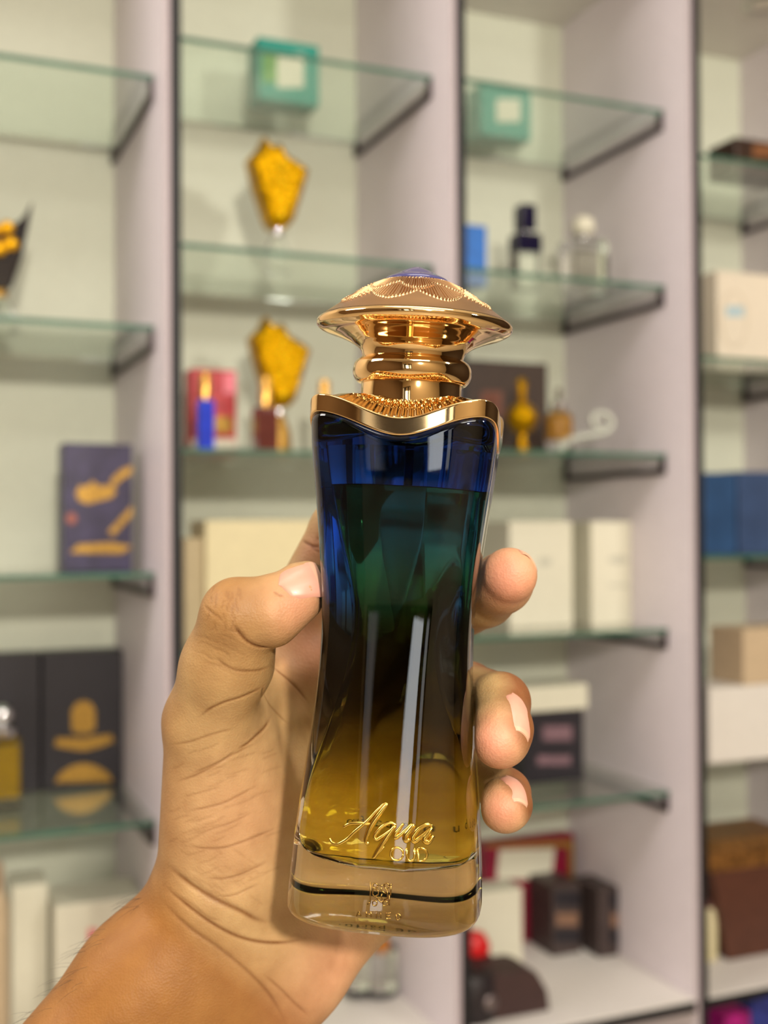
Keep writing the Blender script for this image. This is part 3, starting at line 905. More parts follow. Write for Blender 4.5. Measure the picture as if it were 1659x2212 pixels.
# nails: curved plates resting on the fingertip
m_nail = mat('fingernail', (208, 150, 128), 0.36, var=0.05, scale=200, coat=0.05)
m_nailtip = mat('fingernail_free_edge', (206, 158, 130), 0.4, var=0.05)
def nail(base, tip, normal_hint, wid, label, tipfrac=0.86):
    """base, tip: camera-frame points on the nail axis; normal_hint: outward direction (camera axes)"""
    b, t = np.array(base), np.array(tip); ax = t-b; L = np.linalg.norm(ax); ax = ax/L
    n = np.array(normal_hint, float); n = n-ax*(n@ax); n = n/np.linalg.norm(n); sd = np.cross(ax, n)
    NU, NV_ = 15, 13
    grid = []
    for i in range(NU):
        u = i/(NU-1)
        w = wid*(0.5*(0.80+0.20*math.sin(math.pi*min(1, u/0.55)/2)))*math.sqrt(max(0.02, 1-max(0, (0.16-u)/0.16)**2))*math.sqrt(max(0.05, 1-max(0, (u-0.9)/0.13)**2*0.5))
        row = []
        for j in range(NV_):
            v = (j/(NV_-1)*2-1)
            p = b + ax*(u*L) + sd*(v*w)
            o = to_world(p + n*9); d = (n @ RC)*-1
            h = bvh_h.ray_cast(Vector(o), Vector(d))
            dist = h[3]*1000 if h[0] is not None else 9.0
            row.append((p, dist))
        grid.append(row)
    # fit a smooth quadric to the sampled skin so the plate follows the finger
    H = np.array([[9-g[1] for g in row] for row in grid])
    uu, vv = np.meshgrid(np.linspace(0, 1, NU), np.linspace(-1, 1, NV_), indexing='ij')
    B = np.stack([np.ones_like(uu), uu, vv, uu*uu, vv*vv, uu*vv], -1).reshape(-1, 6)
    ok = (H.ravel() > -6); W_ = np.ones(ok.sum())
    for _ in range(4):
        cf = np.linalg.lstsq(B[ok]*W_[:, None], H.ravel()[ok]*W_, rcond=None)[0]
        W_ = 1/(1+((B[ok]@cf-H.ravel()[ok])/0.6)**2)
    fit = (B@cf).reshape(NU, NV_)
    top = []
    for i in range(NU):
        top.append([to_world(grid[i][j][0] + n*(fit[i, j]+0.30-0.35*vv[i, j]**4)) for j in range(NV_)])
    nw = Vector(n @ RC)
    def plate(i0, i1):
        mb = MB(); rows = top[i0:i1+1]; m_ = len(rows)
        vs = [tuple(p) for r in rows for p in r] + [tuple(Vector(p)-nw*0.00055) for r in rows for p in r]
        K = m_*NV_; fs = []
        for i in range(m_-1):
            for j in range(NV_-1):
                a = i*NV_+j; fs.append((a, a+1, a+NV_+1, a+NV_)); fs.append((K+a, K+a+NV_, K+a+NV_+1, K+a+1))
        rim = [j for j in range(NV_)] + [i*NV_+NV_-1 for i in range(1, m_)] + [(m_-1)*NV_+j for j in range(NV_-2, -1, -1)] + [i*NV_ for i in range(m_-2, 0, -1)]
        for a, c in zip(rim, rim[1:]+rim[:1]): fs.append((a, K+a, K+c, c))
        return mb.add(vs, fs)
    k = int(round((NU-1)*tipfrac))
    nb = plate(0, k).build('fingernail', m_nail, hand_o, smooth=True); nb['label'] = label
    smooth_angle(nb, 50)
    ne = plate(k, NU-1).build('nail_edge', m_nailtip, nb, smooth=True)
    smooth_angle(ne, 50)
    return nb
nail(C(603,1266,325), C(690,1230,327), (-0.2, 0.66, -0.72), 10.5, 'short pink thumbnail', 0.88)
nail(C(1078,1542,336), C(1117,1606,322), (0.48, 0.22, -0.85), 6.6, 'short pink fingernail', 0.9)
nail(C(1080,1695,335), C(1112,1757,324), (0.48, 0.2, -0.85), 5.8, 'short pink fingernail', 0.9)
nail(C(1108,1200,352), C(1146,1212,340), (0.42, 0.85, 0.15), 8.0, 'fingernail edge seen on the uppermost fingertip', 0.85)

# sparse dark hairs along the outer edge of the forearm
hair = MB(); rng = np.random.default_rng(7)
pxv = CX + F*VC[:, 0]/VC[:, 2]; pyv = CY - F*VC[:, 1]/VC[:, 2]
edge = np.nonzero((pyv > 1890) & (pyv < 2260) & (NC[:, 0] < -0.5) & (NC[:, 2] < 0.35) & (al > 6))[0]
ax_w = Vector(axis @ RC)
for i in rng.choice(edge, min(60, len(edge)), replace=False):
    p = Vector(V[i]); nrm = Vector(Nn[i]); L = rng.uniform(0.004, 0.009)
    dirn = (ax_w*0.9 + nrm*rng.uniform(0.25, 0.6) + Vector(rng.normal(0, 0.18, 3))).normalized()
    hair.tube([p-nrm*0.0003, p+dirn*L*0.4+nrm*0.0004, p+dirn*L*0.75+nrm*0.0003, p+dirn*L], [0.000035, 0.00003, 0.000022, 0.00001], 4)
ho = hair.build('arm_hair', mat('dark_hair', (40, 26, 18), 0.5), hand_o); ho['kind'] = 'stuff'
# ------------------------------------------------------------------ goods on the shelves
def Y_on(px, py, z):
    d = ray(px, py); t = (z-CAM.z)/d.z
    return d.y*t
def X_at(px, py, Y): return atY(px, py, Y).x
def Z_at(px, py, Y): return atY(px, py, Y).z

m_paper_w = mat('white_carton', (214, 210, 190), 0.5, var=0.02)
m_cream = mat('cream_carton', (212, 200, 160), 0.5, var=0.03)
m_beige = mat('beige_carton', (176, 160, 126), 0.55, var=0.04)
m_black = mat('black_carton', (34, 30, 36), 0.5, var=0.08)
m_goldp = mat('gold_foil_print', (168, 130, 58), 0.45, 0.6, var=0.3, scale=220)
m_purple = mat('violet_navy_carton', (52, 46, 74), 0.45, var=0.35, scale=40)
m_goldg = mat('gold_bottle_metal', (206, 156, 12), 0.24, 1.0, var=0.25, scale=120, bump=1.0, bscale=170)
m_goldg.node_tree.nodes['Bump'].inputs['Distance'].default_value = 0.006
m_goldf = mat('gold_facet', (252, 208, 40), 0.1, 1.0, var=0.05)
m_clear = clearmat('clear_bottle_glass', (0.95, 0.97, 0.95), 1.45)
m_silver = mat('chrome_cap', (220, 220, 222), 0.12, 1.0, var=0.03)

def box_item(label, bay, k, x0, x1, ytop, ybot=None, Yf=None, depth=0.06, m=None, prints=(), name='perfume_box', cat='box', group=None, zbase=None, bevel=0.001, extra=None):
    z = (SHELVES[(bay, k)] if zbase is None else zbase) + 0.0003
    xm = (x0+x1)/2
    if Yf is None: Yf = min(Y_on(xm, ybot, z), YB-0.012-depth)
    X0, X1 = max(X_at(x0, ytop, Yf), DIV[bay]+0.0105), min(X_at(x1, ytop, Yf), DIV[bay+1]-0.0125)
    h = Z_at(xm, ytop, Yf)-z
    t = thing(name, label, cat, ((X0+X1)/2, Yf+depth/2, z), group=group)
    w = (X1-X0)/2
    MB().box(-w, w, -depth/2, depth/2, 0, h).build('carton', m, t, bevel=bevel)
    for ip, pr in enumerate(prints):
        nm, pm, pts = pr[0], pr[1], pr[2]
        out = [(X_at(a, b, Yf)-(X0+X1)/2, Z_at(a, b, Yf)-z) for a, b in pts]
        out = [(max(-w+0.0005, min(w-0.0005, a)), max(0.0008, min(h-0.0005, b))) for a, b in out]
        MB().prism(out, -depth/2-0.0004-0.0003*ip, -depth/2-0.00002).build(nm, pm, t)
    return t
def rect(x0, x1, y0, y1): return [(x0, y1), (x1, y1), (x1, y0), (x0, y0)]
def oval(cx, cy, rx, ry, n=20): return [(cx+rx*math.cos(2*math.pi*i/n), cy+ry*math.sin(2*math.pi*i/n)) for i in range(n)]

def turned(label, bay, k, px, Y, parts, name='perfume_bottle', cat='perfume bottle', group=None, sides=28):
    """parts: (name, material, [(halfwidth px, y px), ...], sides, rotation) measured from the photograph at depth Y"""
    z = SHELVES[(bay, k)] + 0.0003
    p0 = atY(px, 1142, Y); dep = depth_of(p0); sc = dep/F
    rmax = max(r for q in parts for r, _ in q[2])*sc
    px_ = min(max(p0.x, DIV[bay]+0.0105+rmax), DIV[bay+1]-0.0125-rmax)
    t = thing(name, label, cat, (px_, Y, z), group=group)
    for nm, pm, prof, n, *rest in parts:
        pr = [(max(0.0004, r*sc), max(0.0, Z_at(px, y, Y)-z)) for r, y in prof]
        mb = MB()
        if n == 4:
            pr = [(r*1.41, q) for r, q in pr]
            mb.lathe(pr, 4)
            mb.v = [((x-y)/1.41421, (x+y)/1.41421*(rest[0] if rest else 0.6), q) for x, y, q in mb.v]
            mb.build(nm, pm, t, bevel=0.0012)
        else:
            smooth_angle(mb.lathe(pr, n).build(nm, pm, t, smooth=True), 40)
    return t

def floor_y(px, Y, z):      # picture row of a shelf surface at depth Y
    X = X_at(px, 1142, Y); p = Vector((X, Y, z)); d = p-CAM
    return CY - F*d.dot(up)/d.dot(fwd)

# ---- leftmost bay
Yb = D+0.16
z = SHELVES[(0, 1)]+0.0003; X = X_at(-8, 560, Yb)
t = thing('perfume_bottle', 'black horned perfume bottle with gold roses cut off by the left edge', 'perfume bottle', (X, Yb, z))
def rel(pts, Y, X, z): return [(X_at(a, b, Y)-X, Z_at(a, b, Y)-z) for a, b in pts]
MB().prism(rel([(68,440),(60,490),(45,560),(22,628),(-38,628),(-61,560),(-76,490),(-84,440),(-62,478),(-30,500),(14,500),(46,478)][::-1], Yb, X, z), -0.02, 0.02).build('body', mat('black_gloss_glass', (22, 18, 22), 0.12, var=0.1, coat=0.5), t, bevel=0.003)
m_rose = mat('gold_rose', (240, 178, 20), 0.3, 0.7, var=0.2, scale=200)
for a, b, r in ((12,500,16), (-14,505,15), (20,535,17), (-6,545,18), (-30,530,14)):
    q = rel([(a, b)], Yb, X, z)[0]
    prof = [(r*0.00056*math.sin(math.pi*i/8)*(1+0.12*math.cos(i*2.4))+0.0002, 0.0) for i in range(9)]
    mb = MB().lathe([(prof[i][0], -r*0.00045*math.cos(math.pi*i/8)) for i in range(9)], 14)
    mb.v = [(x+q[0], -0.02+zz*0.9, y+q[1]) for x, y, zz in mb.v]
    mb.build('rose', m_rose, t, smooth=True)
q = rel([(-8, 628), (-8, 645), (-8, 680)], Yb, X, z)
MB().lathe([(0.014, q[1][1]), (0.014, q[0][1]+0.003)], 24).build('gold_band', m_goldp, t, smooth=False)
smooth_angle(MB().lathe([(0.020, 0.0), (0.030, 0.003), (0.028, 0.012), (0.014, q[1][1])], 32).build('foot', m_clear, t), 40)
box_item('violet navy perfume box with gold swirls standing alone on a glass shelf', 0, 2, 137, 286, 958, Yf=D+0.13, depth=0.05, m=m_purple, prints=[
    ('foil_script', m_goldp, [(170,1082),(190,1088),(215,1082),(240,1076),(252,1062),(238,1048),(212,1050),(200,1038),(186,1052),(172,1048),(164,1066)]),
    ('foil_swirl', m_goldp, [(240,1060),(262,1036),(286,1022),(286,1006),(262,1014),(240,1036)]),
    ('foil_stripe', m_goldp, [(232,1150),(246,1156),(286,1112),(286,1092)]),
    ('foil_line', m_goldp, [(150,1194),(262,1196),(286,1180),(240,1172),(170,1176)]),
    ('foil_dot', mat('copper_foil', (140, 84, 72), 0.4, 0.5), oval(154,1120,11,12))])
box_item('black perfume box without visible crest at the left edge', 0, 3, -92, 86, 1416, 1684, depth=0.055, m=m_black)
box_item('black perfume box with gold crest and lettering bands', 0, 3, 91, 273, 1408, 1690, depth=0.055, m=m_black, prints=[
    ('crest', m_goldp, [(155,1578),(168,1584),(192,1584),(205,1576),(206,1536),(196,1518),(180,1513),(165,1518),(154,1536)]),
    ('foil_lettering', m_goldp, [(118,1612),(150,1618),(182,1622),(214,1614),(246,1602),(240,1586),(182,1594),(122,1594)]),
    ('foil_fan', m_goldp, [(118,1690),(244,1688),(232,1668),(208,1654),(182,1648),(156,1654),(132,1668)])])
Yp = Y_on(5, 1745, SHELVES[(0, 3)])
turned('square clear bottle of yellow perfume with a round silver cap at the left edge', 0, 3, 4, Yp, [
    ('glass', m_clear, [(38,1752),(40,1745),(40,1600),(30,1594)], 4, 0.7),
    ('perfume', mat('amber_yellow_liquid', (176, 140, 16), 0.2, var=0.1), [(35,1722),(35,1606)], 4, 0.66),
    ('collar', m_silver, [(24,1594),(30,1588),(30,1574),(20,1566)], 24),
    ('ball_cap', m_silver, [(12,1566),(22,1556),(26,1543),(22,1530),(10,1522)], 24)])
Yw = D+0.13
box_item('tall white carton with a small pink mark near the forearm', 0, 'base', 118, 318, 1946, Yf=Yw, depth=0.09, m=m_paper_w, prints=[('pink_mark', mat('pink_print', (226, 120, 120), 0.6), rect(190, 212, 2006, 2034))])
box_item('narrow white carton between the tan bottle and the marked carton', 0, 'base', 26, 104, 1912, Yf=Yw+0.04, depth=0.07, m=m_paper_w)
turned('tan tapered bottle cut off at the lower left corner', 0, 'base', -8, Yw-0.02, [
    ('body', mat('tan_lacquer', (178, 158, 128), 0.35), [(26, 2330), (27, 2300), (26, 1960), (16, 1920)], 28),
    ('cap', mat('dark_tan_lacquer', (150, 126, 100), 0.35), [(15, 1920), (16, 1916), (14, 1866), (10, 1860)], 28)])

# ---- bay left of the cap
m_teal = mat('teal_carton', (12, 138, 122), 0.45, var=0.05)
box_item('teal square box with white panel on the top shelf above the gold bottles', 1, 0, 556, 690, 88, 216, depth=0.05, m=m_teal, bevel=0.003,
         prints=[('lime_panel', mat('lime_print', (96, 150, 70), 0.5), rect(566, 600, 112, 172)), ('white_panel', m_paper_w, rect(598, 656, 116, 184))], group='teal boxes on the top shelves')
box_item('teal square box with white panel on the top shelf beside the black divider', 2, 0, 1038, 1147, 180, 292, depth=0.05, m=m_teal, bevel=0.003,
         prints=[('white_panel', m_paper_w, rect(1072, 1124, 208, 258))], group='teal boxes on the top shelves')

def fan_bottle(label, k, dx, dy, Y):
    z = SHELVES[(1, k)]+0.0003; X = X_at(598+dx, 420+dy, Y)
    t = thing('perfume_bottle', label, 'perfume bottle', (X, Y, z), group='gold fan-shaped bottles')
    sh = lambda pts: rel([(a+dx, b+dy) for a, b in pts], Y, X, z)
    out = sh([(533,346),(556,322),(566,300),(582,322),(600,314),(616,342),(634,352),(661,372),(650,412),(628,482),(612,496),(582,496),(572,480),(548,408)][::-1])
    n = len(out); cx = sum(p[0] for p in out)/n; cz = sum(p[1] for p in out)/n
    mb = MB(); rings = []
    for s_, y_ in ((0.80, -0.022), (1.0, -0.012), (1.0, 0.012), (0.80, 0.022)):
        rings.append([(cx+(a-cx)*s_, y_, cz+(b-cz)*s_) for a, b in out])
    mb.loft(rings).build('body', m_goldg, t)
    # studded facets down the front
    stud = MB()
    for a, b, r in ((600,352,9),(604,372,8),(588,376,7),(600,398,9),(612,420,7),(592,430,7),(604,446,7),(600,470,9),(620,392,6),(578,398,6)):
        q = sh([(a, b)])[0]
        m_ = MB().lathe([(r*0.0006, 0.0), (r*0.0005, 0.0026), (r*0.0002, 0.004)], 12)
        stud.add([(x+q[0], -0.0195-zz, y+q[1]) for x, y, zz in m_.v], m_.f)
    stud.build('facets', m_goldf, t, smooth=True)
    q = sh([(598, 492), (598, 512), (598, 530)])
    smooth_angle(MB().lathe([(0.008, q[1][1]), (0.0055, (q[0][1]+q[1][1])/2), (0.009, q[0][1]+0.004)], 20).build('stem', m_silver, t), 40)
    smooth_angle(MB().lathe([(0.016, 0.0), (0.019, 0.002), (0.017, max(0.006, q[1][1]*0.6)), (0.008, max(0.009, q[1][1]))], 28).build('foot', m_goldp if k == 2 else m_clear, t), 40)
    return t
fan_bottle('gold fan-shaped bottle standing alone on the second shelf', 1, 0, 0, D+0.17)
fan_bottle('gold fan-shaped bottle on the third shelf behind the small bottles', 2, 4, 385, D+0.20)
m_red = mat('crimson_patterned_carton', (176, 52, 58), 0.45, var=0.45, scale=110)
box_item('red patterned perfume box behind the small blue bottle', 1, 2, 412, 510, 798, Yf=D+0.19, depth=0.04, m=m_red, prints=[
    ('pink_panel', mat('pink_carton_print', (226, 120, 136), 0.5), rect(484, 508, 806, 850)), ('gold_panel', m_goldp, rect(464, 500, 900, 935)), ('white_foot', m_paper_w, rect(414, 508, 948, 968))])
m_gcap = mat('brushed_gold_cap', (226, 176, 92), 0.25, 0.9)
Yq = D+0.12
def small_bottle(label, px, capw, ctop, cbot, bw, m, n=4):
    fl = floor_y(px, Yq, SHELVES[(1, 2)])
    return turned(label, 1, 2, px, Yq, [('cap', m_gcap, [(capw, cbot), (capw, ctop+2), (capw*0.9, ctop)], 24), ('neck', m_gcap, [(capw*0.6, cbot+10), (capw*0.6, cbot)], 18),
                                        ('body', m, [(bw, fl), (bw, cbot+14), (bw*0.85, cbot+8)], n, 0.7)])
small_bottle('small cobalt blue bottle with gold cap before the red box', 444, 12, 806, 856, 18, mat('cobalt_glass', (36, 62, 196), 0.15, var=0.15, coat=0.4))
small_bottle('small maroon bottle with gold cap under the fan-shaped bottle', 574, 13, 815, 872, 25, mat('maroon_glass', (92, 40, 34), 0.15, var=0.2, coat=0.4))
small_bottle('small pale bottle with tall gold cap, half hidden by the collar', 702, 12, 822, 900, 19, mat('pale_peach_glass', (214, 190, 150), 0.2, coat=0.3))
box_item('wide cream perfume box behind the thumb', 1, 3, 444, 716, 1124, Yf=D+0.14, depth=0.09, m=m_cream)
box_item('narrow beige box between divider and cream box', 1, 3, 398, 440, 1162, Yf=D+0.15, depth=0.10, m=m_beige)
Ym = D+0.20
fl = floor_y(830, Ym, ZBASE)
for px, w, tp, lb in ((768, 30, 2060, 'clear bottle with dark base below the wrist'), (832, 36, 2040, 'clear bottle with dark base and orange cap nearest the black divider')):
    turned(lb, 1, 'base', px, Ym, [('glass', m_clear, [(w, fl-16), (w, fl-100), (w*0.6, fl-112)], 24), ('base', mat('dark_chrome', (70, 70, 74), 0.2, 0.9), [(w*0.9, fl), (w, fl-3), (w, fl-15)], 24),
          ('cap', mat('orange_cap', (232, 140, 30), 0.35) if px > 800 else m_silver, [(w*0.45, fl-112), (w*0.5, fl-118), (w*0.5, tp+12), (w*0.35, tp)], 24)])

# ---- bay right of the bottle
box_item('bright blue perfume box beside the black divider', 2, 1, 1000, 1051, 486, Yf=D+0.15, depth=0.04, m=mat('bright_blue_carton', (28, 104, 190), 0.4, var=0.15))
Y2 = D+0.15
def fy(px, k, Y=None): return floor_y(px, Y or Y2, SHELVES[(2, k)])
m_navy = mat('navy_glass', (26, 22, 48), 0.12, var=0.2, coat=0.5)
turned('dark navy perfume bottle with tall cap on the second shelf', 2, 1, 1139, Y2, [('cap', m_navy, [(17, 500), (18, 497), (18, 448), (16, 445)], 4, 1.0), ('collar', m_silver, [(9, 508), (9, 500)], 16),
    ('body', m_navy, [(29, 548), (30, 545), (30, 512), (26, 507)], 4, 0.7), ('glass_base', m_clear, [(28, fy(1139, 1)), (29, fy(1139, 1)-3), (29, 549)], 4, 0.7)])
turned('clear square bottle with white ball cap on the second shelf', 2, 1, 1264, Y2, [
    ('glass', m_clear, [(44, fy(1264, 1)), (45, fy(1264, 1)-4), (45, 528), (40, 522)], 4, 0.7), ('perfume', clearmat('pale_perfume', (0.92, 0.93, 0.82), 1.33), [(36, fy(1264, 1)-10), (36, 545)], 4, 0.66),
    ('neck', m_silver, [(10, 522), (10, 512)], 18), ('ball_cap', m_paper_w, [(10, 513), (22, 505), (27, 490), (22, 475), (8, 467)], 24)])
box_item('dark brown perfume box behind the gold bottle', 2, 2, 1004, 1182, 781, Yf=D+0.22, depth=0.06, m=mat('dark_brown_carton', (58, 42, 32), 0.5, var=0.15), prints=[('copper_panel', mat('copper_print', (108, 64, 48), 0.5), rect(1040, 1085, 845, 900))])
turned('gold teardrop perfume bottle before the brown box', 2, 2, 1129, Y2, [
    ('cap', m_goldg, [(5, 868), (10, 860), (9, 838), (13, 828), (6, 816)], 20), ('body', m_goldg, [(8, 938), (26, 926), (36, 905), (30, 884), (12, 868)], 28), ('foot', m_goldg, [(22, fy(1129, 2)), (22, fy(1129, 2)-4), (10, 960), (8, 938)], 24)])
turned('small amber perfume bottle with chrome spray head and no cap', 2, 2, 1209, Y2, [
    ('glass', m_clear, [(29, fy(1209, 2)), (30, fy(1209, 2)-3), (30, 900), (18, 888)], 28), ('perfume', mat('amber_liquid', (206, 150, 60), 0.25, var=0.1), [(24, 950), (25, 945), (25, 906), (14, 898)], 24),
    ('spray_collar', m_silver, [(15, 888), (16, 885), (16, 872), (12, 868)], 20), ('nozzle', mat('brown_nozzle', (96, 84, 70), 0.4), [(6, 868), (6, 842), (4, 838)], 14)])
# curled strand of pale glass beads
Yc_ = D+0.12; zc_ = SHELVES[(2, 2)]; X = X_at(1260, 930, Yc_)
t = thing('bead_strand', 'curled strand of pale glass beads trailing beside the amber bottle', 'ornament', (X, Yc_, zc_+0.0003))
path = smoothpts([(1210, 966), (1235, 950), (1262, 943), (1290, 938), (1314, 930), (1322, 912), (1312, 897), (1294, 894), (1280, 904), (1284, 918), (1298, 922)], 3)
bead = None
for a, b in path:
    if bead is None:
        bead = MB().lathe([(0.0004, -0.0056), (0.004, -0.004), (0.0058, 0), (0.004, 0.004), (0.0004, 0.0056)], 12).build('bead', mat('milky_glass_bead', (224, 226, 214), 0.15, var=0.05, trans=0.4, coat=0.4), t, smooth=True); bo = bead
    else:
        bo = bead.copy(); COL.objects.link(bo); bo.parent = t
    bo.location = (X_at(a, b, Yc_)-X, 0, max(0.0058, Z_at(a, b, Yc_)-zc_))
box_item('white perfume box directly right of the upper fingertip', 2, 3, 1100, 1236, 1126, Yf=D+0.17, depth=0.11, m=m_paper_w, prints=[('grey_logo', mat('grey_print', (190, 188, 172), 0.6), rect(1165, 1190, 1205, 1222))])
box_item('white perfume box with faint grey emblem, further from the bottle', 2, 3, 1277, 1396, 1126, Yf=D+0.15, depth=0.11, m=m_paper_w, prints=[
    ('grey_logo', mat('grey_print', (190, 188, 172), 0.6), oval(1336, 1209, 22, 9)), ('grey_line', mat('grey_print', (190, 188, 172), 0.6), rect(1316, 1358, 1262, 1268))])
m_pink = mat('dusty_pink_print', (120, 92, 100), 0.5, var=0.2)
bb = box_item('black perfume box with pink lettering under a white box', 2, 4, 1132, 1260, 1534, 1690, depth=0.06, m=m_black, prints=[
    ('lettering', m_pink, rect(1172, 1236, 1568, 1600)), ('lettering', m_pink, rect(1160, 1232, 1632, 1652))])
hb = Z_at(1196, 1534, bb.location.y-0.03)
box_item('flat white box lying on top of the black box', 2, 4, 1118, 1270, 1482, Yf=bb.location.y-0.036, depth=0.075, m=m_paper_w, zbase=hb)
cz = ZBASE
m_crim = mat('crimson_carton', (128, 8, 44), 0.45, var=0.1)
box_item('crimson and gold gift box with a white window', 2, 'base', 1046, 1240, 1812, Yf=YB-0.042, depth=0.03, m=m_crim, prints=[
    ('gold_frame', m_goldp, rect(1050, 1237, 1815, 1830)), ('gold_side', m_goldp, rect(1228, 1239, 1816, 1905)), ('window', m_paper_w, [(1072,1898),(1190,1900),(1198,1832),(1078,1836)])])
box_item('plain white box beside the bottle base', 2, 'base', 1002, 1128, 1926, Yf=D+0.20, depth=0.05, m=m_paper_w)
m_grb = mat('dark_taupe_carton', (66, 54, 52), 0.5, var=0.12)
pr_ = lambda x0, x1: [('black_band', m_black, rect(x0, x1, 1925, 1958)), ('copper_lettering', mat('copper_print2', (128, 96, 76), 0.5, var=0.3, scale=200), rect(x0+4, x1-4, 1972, 2000)), ('black_foot', m_black, rect(x0, x1, 2008, 2036))]
box_item('dark taupe box with banded print, left one of the pair', 2, 'base', 1193, 1254, 1912, 2062, depth=0.075, m=m_grb, prints=pr_(1198, 1252), group='dark taupe boxes')
box_item('dark taupe box with banded print, right one of the pair', 2, 'base', 1293, 1363, 1916, 2064, depth=0.075, m=m_grb, prints=pr_(1316, 1358), group='dark taupe boxes')
# dark containers at the front of the base board
Yk = D+0.05
X = X_at(1128, 2140, Yk); t = thing('gift_case', 'dark brown rounded gift case on the white base board', 'case', (X, Yk, ZBASE+0.0003))
w_ = X_at(1188, 2140, Yk)-X; hh = 0.062
MB().prism([(-w_, 0), (w_, 0), (w_*0.92, hh*0.45), (w_*0.55, hh*0.9), (w_*0.2, hh), (-w_, hh)], 0.0, 0.07).build('lid', mat('brown_leatherette', (62, 42, 40), 0.55, var=0.12, bump=0.3), t, bevel=0.002)
X = max(X_at(1030, 2150, Yk-0.01), DIV[2]+0.049); t = thing('canister', 'black round canister with a metal clasp in front of the red lid', 'canister', (X, Yk+0.03, ZBASE+0.0003))
smooth_angle(MB().lathe([(0.036, 0), (0.038, 0.003), (0.038, 0.052), (0.032, 0.064), (0.01, 0.068)], 36).build('body', mat('black_leatherette', (36, 28, 30), 0.5, var=0.1), t), 40)
mb = MB().lathe([(0.011, 0), (0.011, 0.003), (0.007, 0.005)], 20); mb.v = [(x+0.012, -0.0372-zz, y+0.030) for x, y, zz in mb.v]
mb.build('clasp', mat('dull_steel', (130, 118, 118), 0.35, 0.8), t, smooth=True)
X = X_at(1028, 2090, D+0.13); t = thing('ornament_jar', 'small jar with a round red lid beside the black divider', 'jar', (X, D+0.135, ZBASE+0.0003))
smooth_angle(MB().lathe([(0.024, 0), (0.026, 0.004), (0.026, 0.06), (0.020, 0.066)], 28).build('jar_body', mat('dark_red_glass', (70, 18, 20), 0.2), t), 40)
smooth_angle(MB().lathe([(0.022, 0.066), (0.024, 0.076), (0.016, 0.092), (0.004, 0.097)], 28).build('lid', mat('red_lid', (206, 24, 26), 0.35), t), 40)

# ---- bay at the right edge
box_item('dark brown box with copper front at the upper right edge', 3, 0, 1588, 1720, 304, Yf=D+0.10, depth=0.07, m=mat('espresso_carton', (56, 36, 24), 0.45, var=0.2), bevel=0.004, prints=[('copper_front', mat('copper_front', (128, 82, 48), 0.45), rect(1626, 1690, 312, 340))])
box_item('white carton with oval outline and blue label at the right edge', 3, 1, 1548, 1720, 592, Yf=D+0.16, depth=0.07, m=mat('ivory_carton', (226, 214, 194), 0.5, var=0.02), prints=[
    ('oval_outline', mat('tan_outline_print', (204, 190, 168), 0.6), oval(1585, 690, 30, 62)), ('oval_field', mat('ivory_carton', (226, 214, 194)), oval(1585, 690, 26, 58)), ('blue_label', mat('pale_blue_print', (170, 196, 206), 0.6), rect(1568, 1606, 662, 684))])
m_blue = mat('steel_blue_carton', (40, 72, 112), 0.45, var=0.18, scale=25)
box_item('steel blue perfume box next to the divider in the right edge bay', 3, 2, 1521, 1590, 1022, Yf=D+0.14, depth=0.06, m=m_blue, group='blue boxes')
box_item('steel blue perfume box cut off by the right edge', 3, 2, 1594, 1690, 1019, Yf=D+0.14, depth=0.06, m=mat('slate_blue_carton', (52, 72, 108), 0.45, var=0.18, scale=25), group='blue boxes')
bw = box_item('large white box below a beige box at the right edge', 3, 3, 1532, 1740, 1480, 1640, depth=0.09, m=mat('grey_white_carton', (214, 208, 200), 0.5, var=0.02))
hz = Z_at(1636, 1480, bw.location.y-0.045)
box_item('beige box stacked on the large white box', 3, 3, 1606, 1740, 1356, Yf=bw.location.y-0.04, depth=0.08, m=mat('light_beige_carton', (190, 168, 138), 0.5, var=0.04), zbase=hz)
m_case = mat('dark_brown_case', (84, 48, 34), 0.45, var=0.15)
Yx = D+0.09; X = X_at(1640, 2000, Yx); z = ZBASE+0.0003
t = thing('gift_chest', 'brown tapered gift chest with an ornate golden lid at the lower right', 'chest', (X, Yx+0.07, z))
pts = rel([(1585, 2060), (1760, 2060), (1790, 1885), (1538, 1885)], Yx, X, z)
rings = []
for (a, b, y0) in ((pts[0], pts[1], -0.058), (pts[3], pts[2], -0.07)):
    zz = max(0.0, a[1]); rings.append([(a[0], y0, zz), (b[0], y0, zz), (b[0], 0.07, zz), (a[0], 0.07, zz)])
zt_ = rings[1][0][2]; rings[0] = [(x, y, 0.0) for x, y, _ in rings[0]]
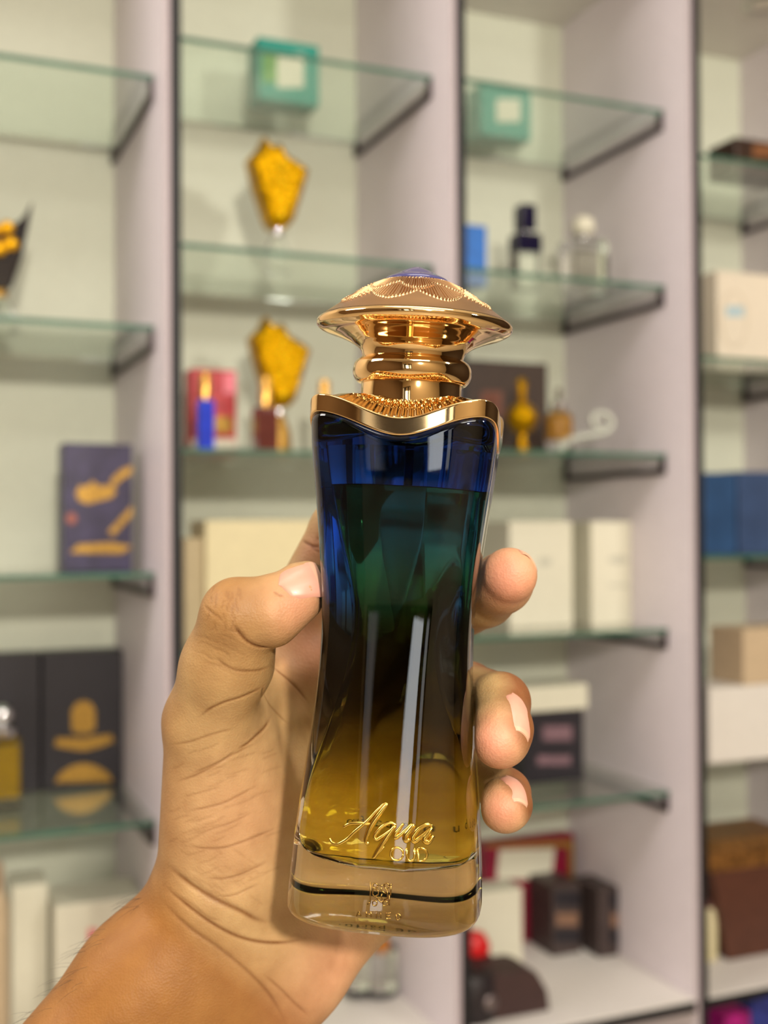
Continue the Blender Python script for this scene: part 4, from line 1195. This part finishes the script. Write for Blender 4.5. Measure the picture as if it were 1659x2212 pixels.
MB().loft(rings).build('chest_body', m_case, t, bevel=0.002)
m_orn = mat('ornate_gold_brown', (140, 96, 48), 0.4, 0.5, var=0.6, scale=90, bump=1.0, bscale=160)
lt = rel([(1532, 1883), (1760, 1883), (1742, 1800), (1548, 1800)], Yx, X, z)
MB().loft([[(lt[0][0], -0.074, zt_+0.0005), (lt[1][0], -0.074, zt_+0.0005), (lt[1][0], 0.074, zt_+0.0005), (lt[0][0], 0.074, zt_+0.0005)],
           [(lt[0][0], -0.074, zt_+0.03), (lt[1][0], -0.074, zt_+0.03), (lt[1][0], 0.074, zt_+0.03), (lt[0][0], 0.074, zt_+0.03)],
           [(lt[3][0]+0.01, -0.05, lt[2][1]), (lt[2][0]-0.01, -0.05, lt[2][1]), (lt[2][0]-0.01, 0.05, lt[2][1]), (lt[3][0]+0.01, 0.05, lt[2][1])]]).build('ornate_lid', m_orn, t, bevel=0.002)
t2 = turned('cream cylinder flask beside the divider at the lower right', 3, 'base', 1524, D+0.12, [
    ('body', m_cream, [(16, floor_y(1524, D+0.12, ZBASE)), (17, floor_y(1524, D+0.12, ZBASE)-4), (17, 1968), (12, 1960)], 24), ('stopper', mat('rose_brown_cap', (120, 78, 74), 0.4), [(11, 1960), (12, 1957), (12, 1948), (8, 1945)], 20)])
zl = SHELVES[(3, 'low')]
for i, (x0, x1, c, lb) in enumerate(((1512, 1560, (58, 44, 96), 'violet carton next to the divider in the lowest row'), (1562, 1612, (120, 62, 40), 'rust and gold carton between violet and magenta ones'), (1566, 1620, (168, 24, 120), 'magenta carton in the lowest row'), (1622, 1700, (50, 60, 140), 'blue violet carton at the lower right corner'))):
    Yf = D+0.06 if i == 2 else D+0.10
    box_item(lb, 3, 'low', x0 if i != 1 else 1562, x1, (2160, 2176, 2190, 2140)[i] if i != 1 else 2172, Yf=Yf + (0.0 if i != 1 else 0.05), depth=0.04, m=mat('party_carton_%s' % 'abcd'[i], c, 0.4, var=0.5, scale=50), group='bright cartons in the lowest row')
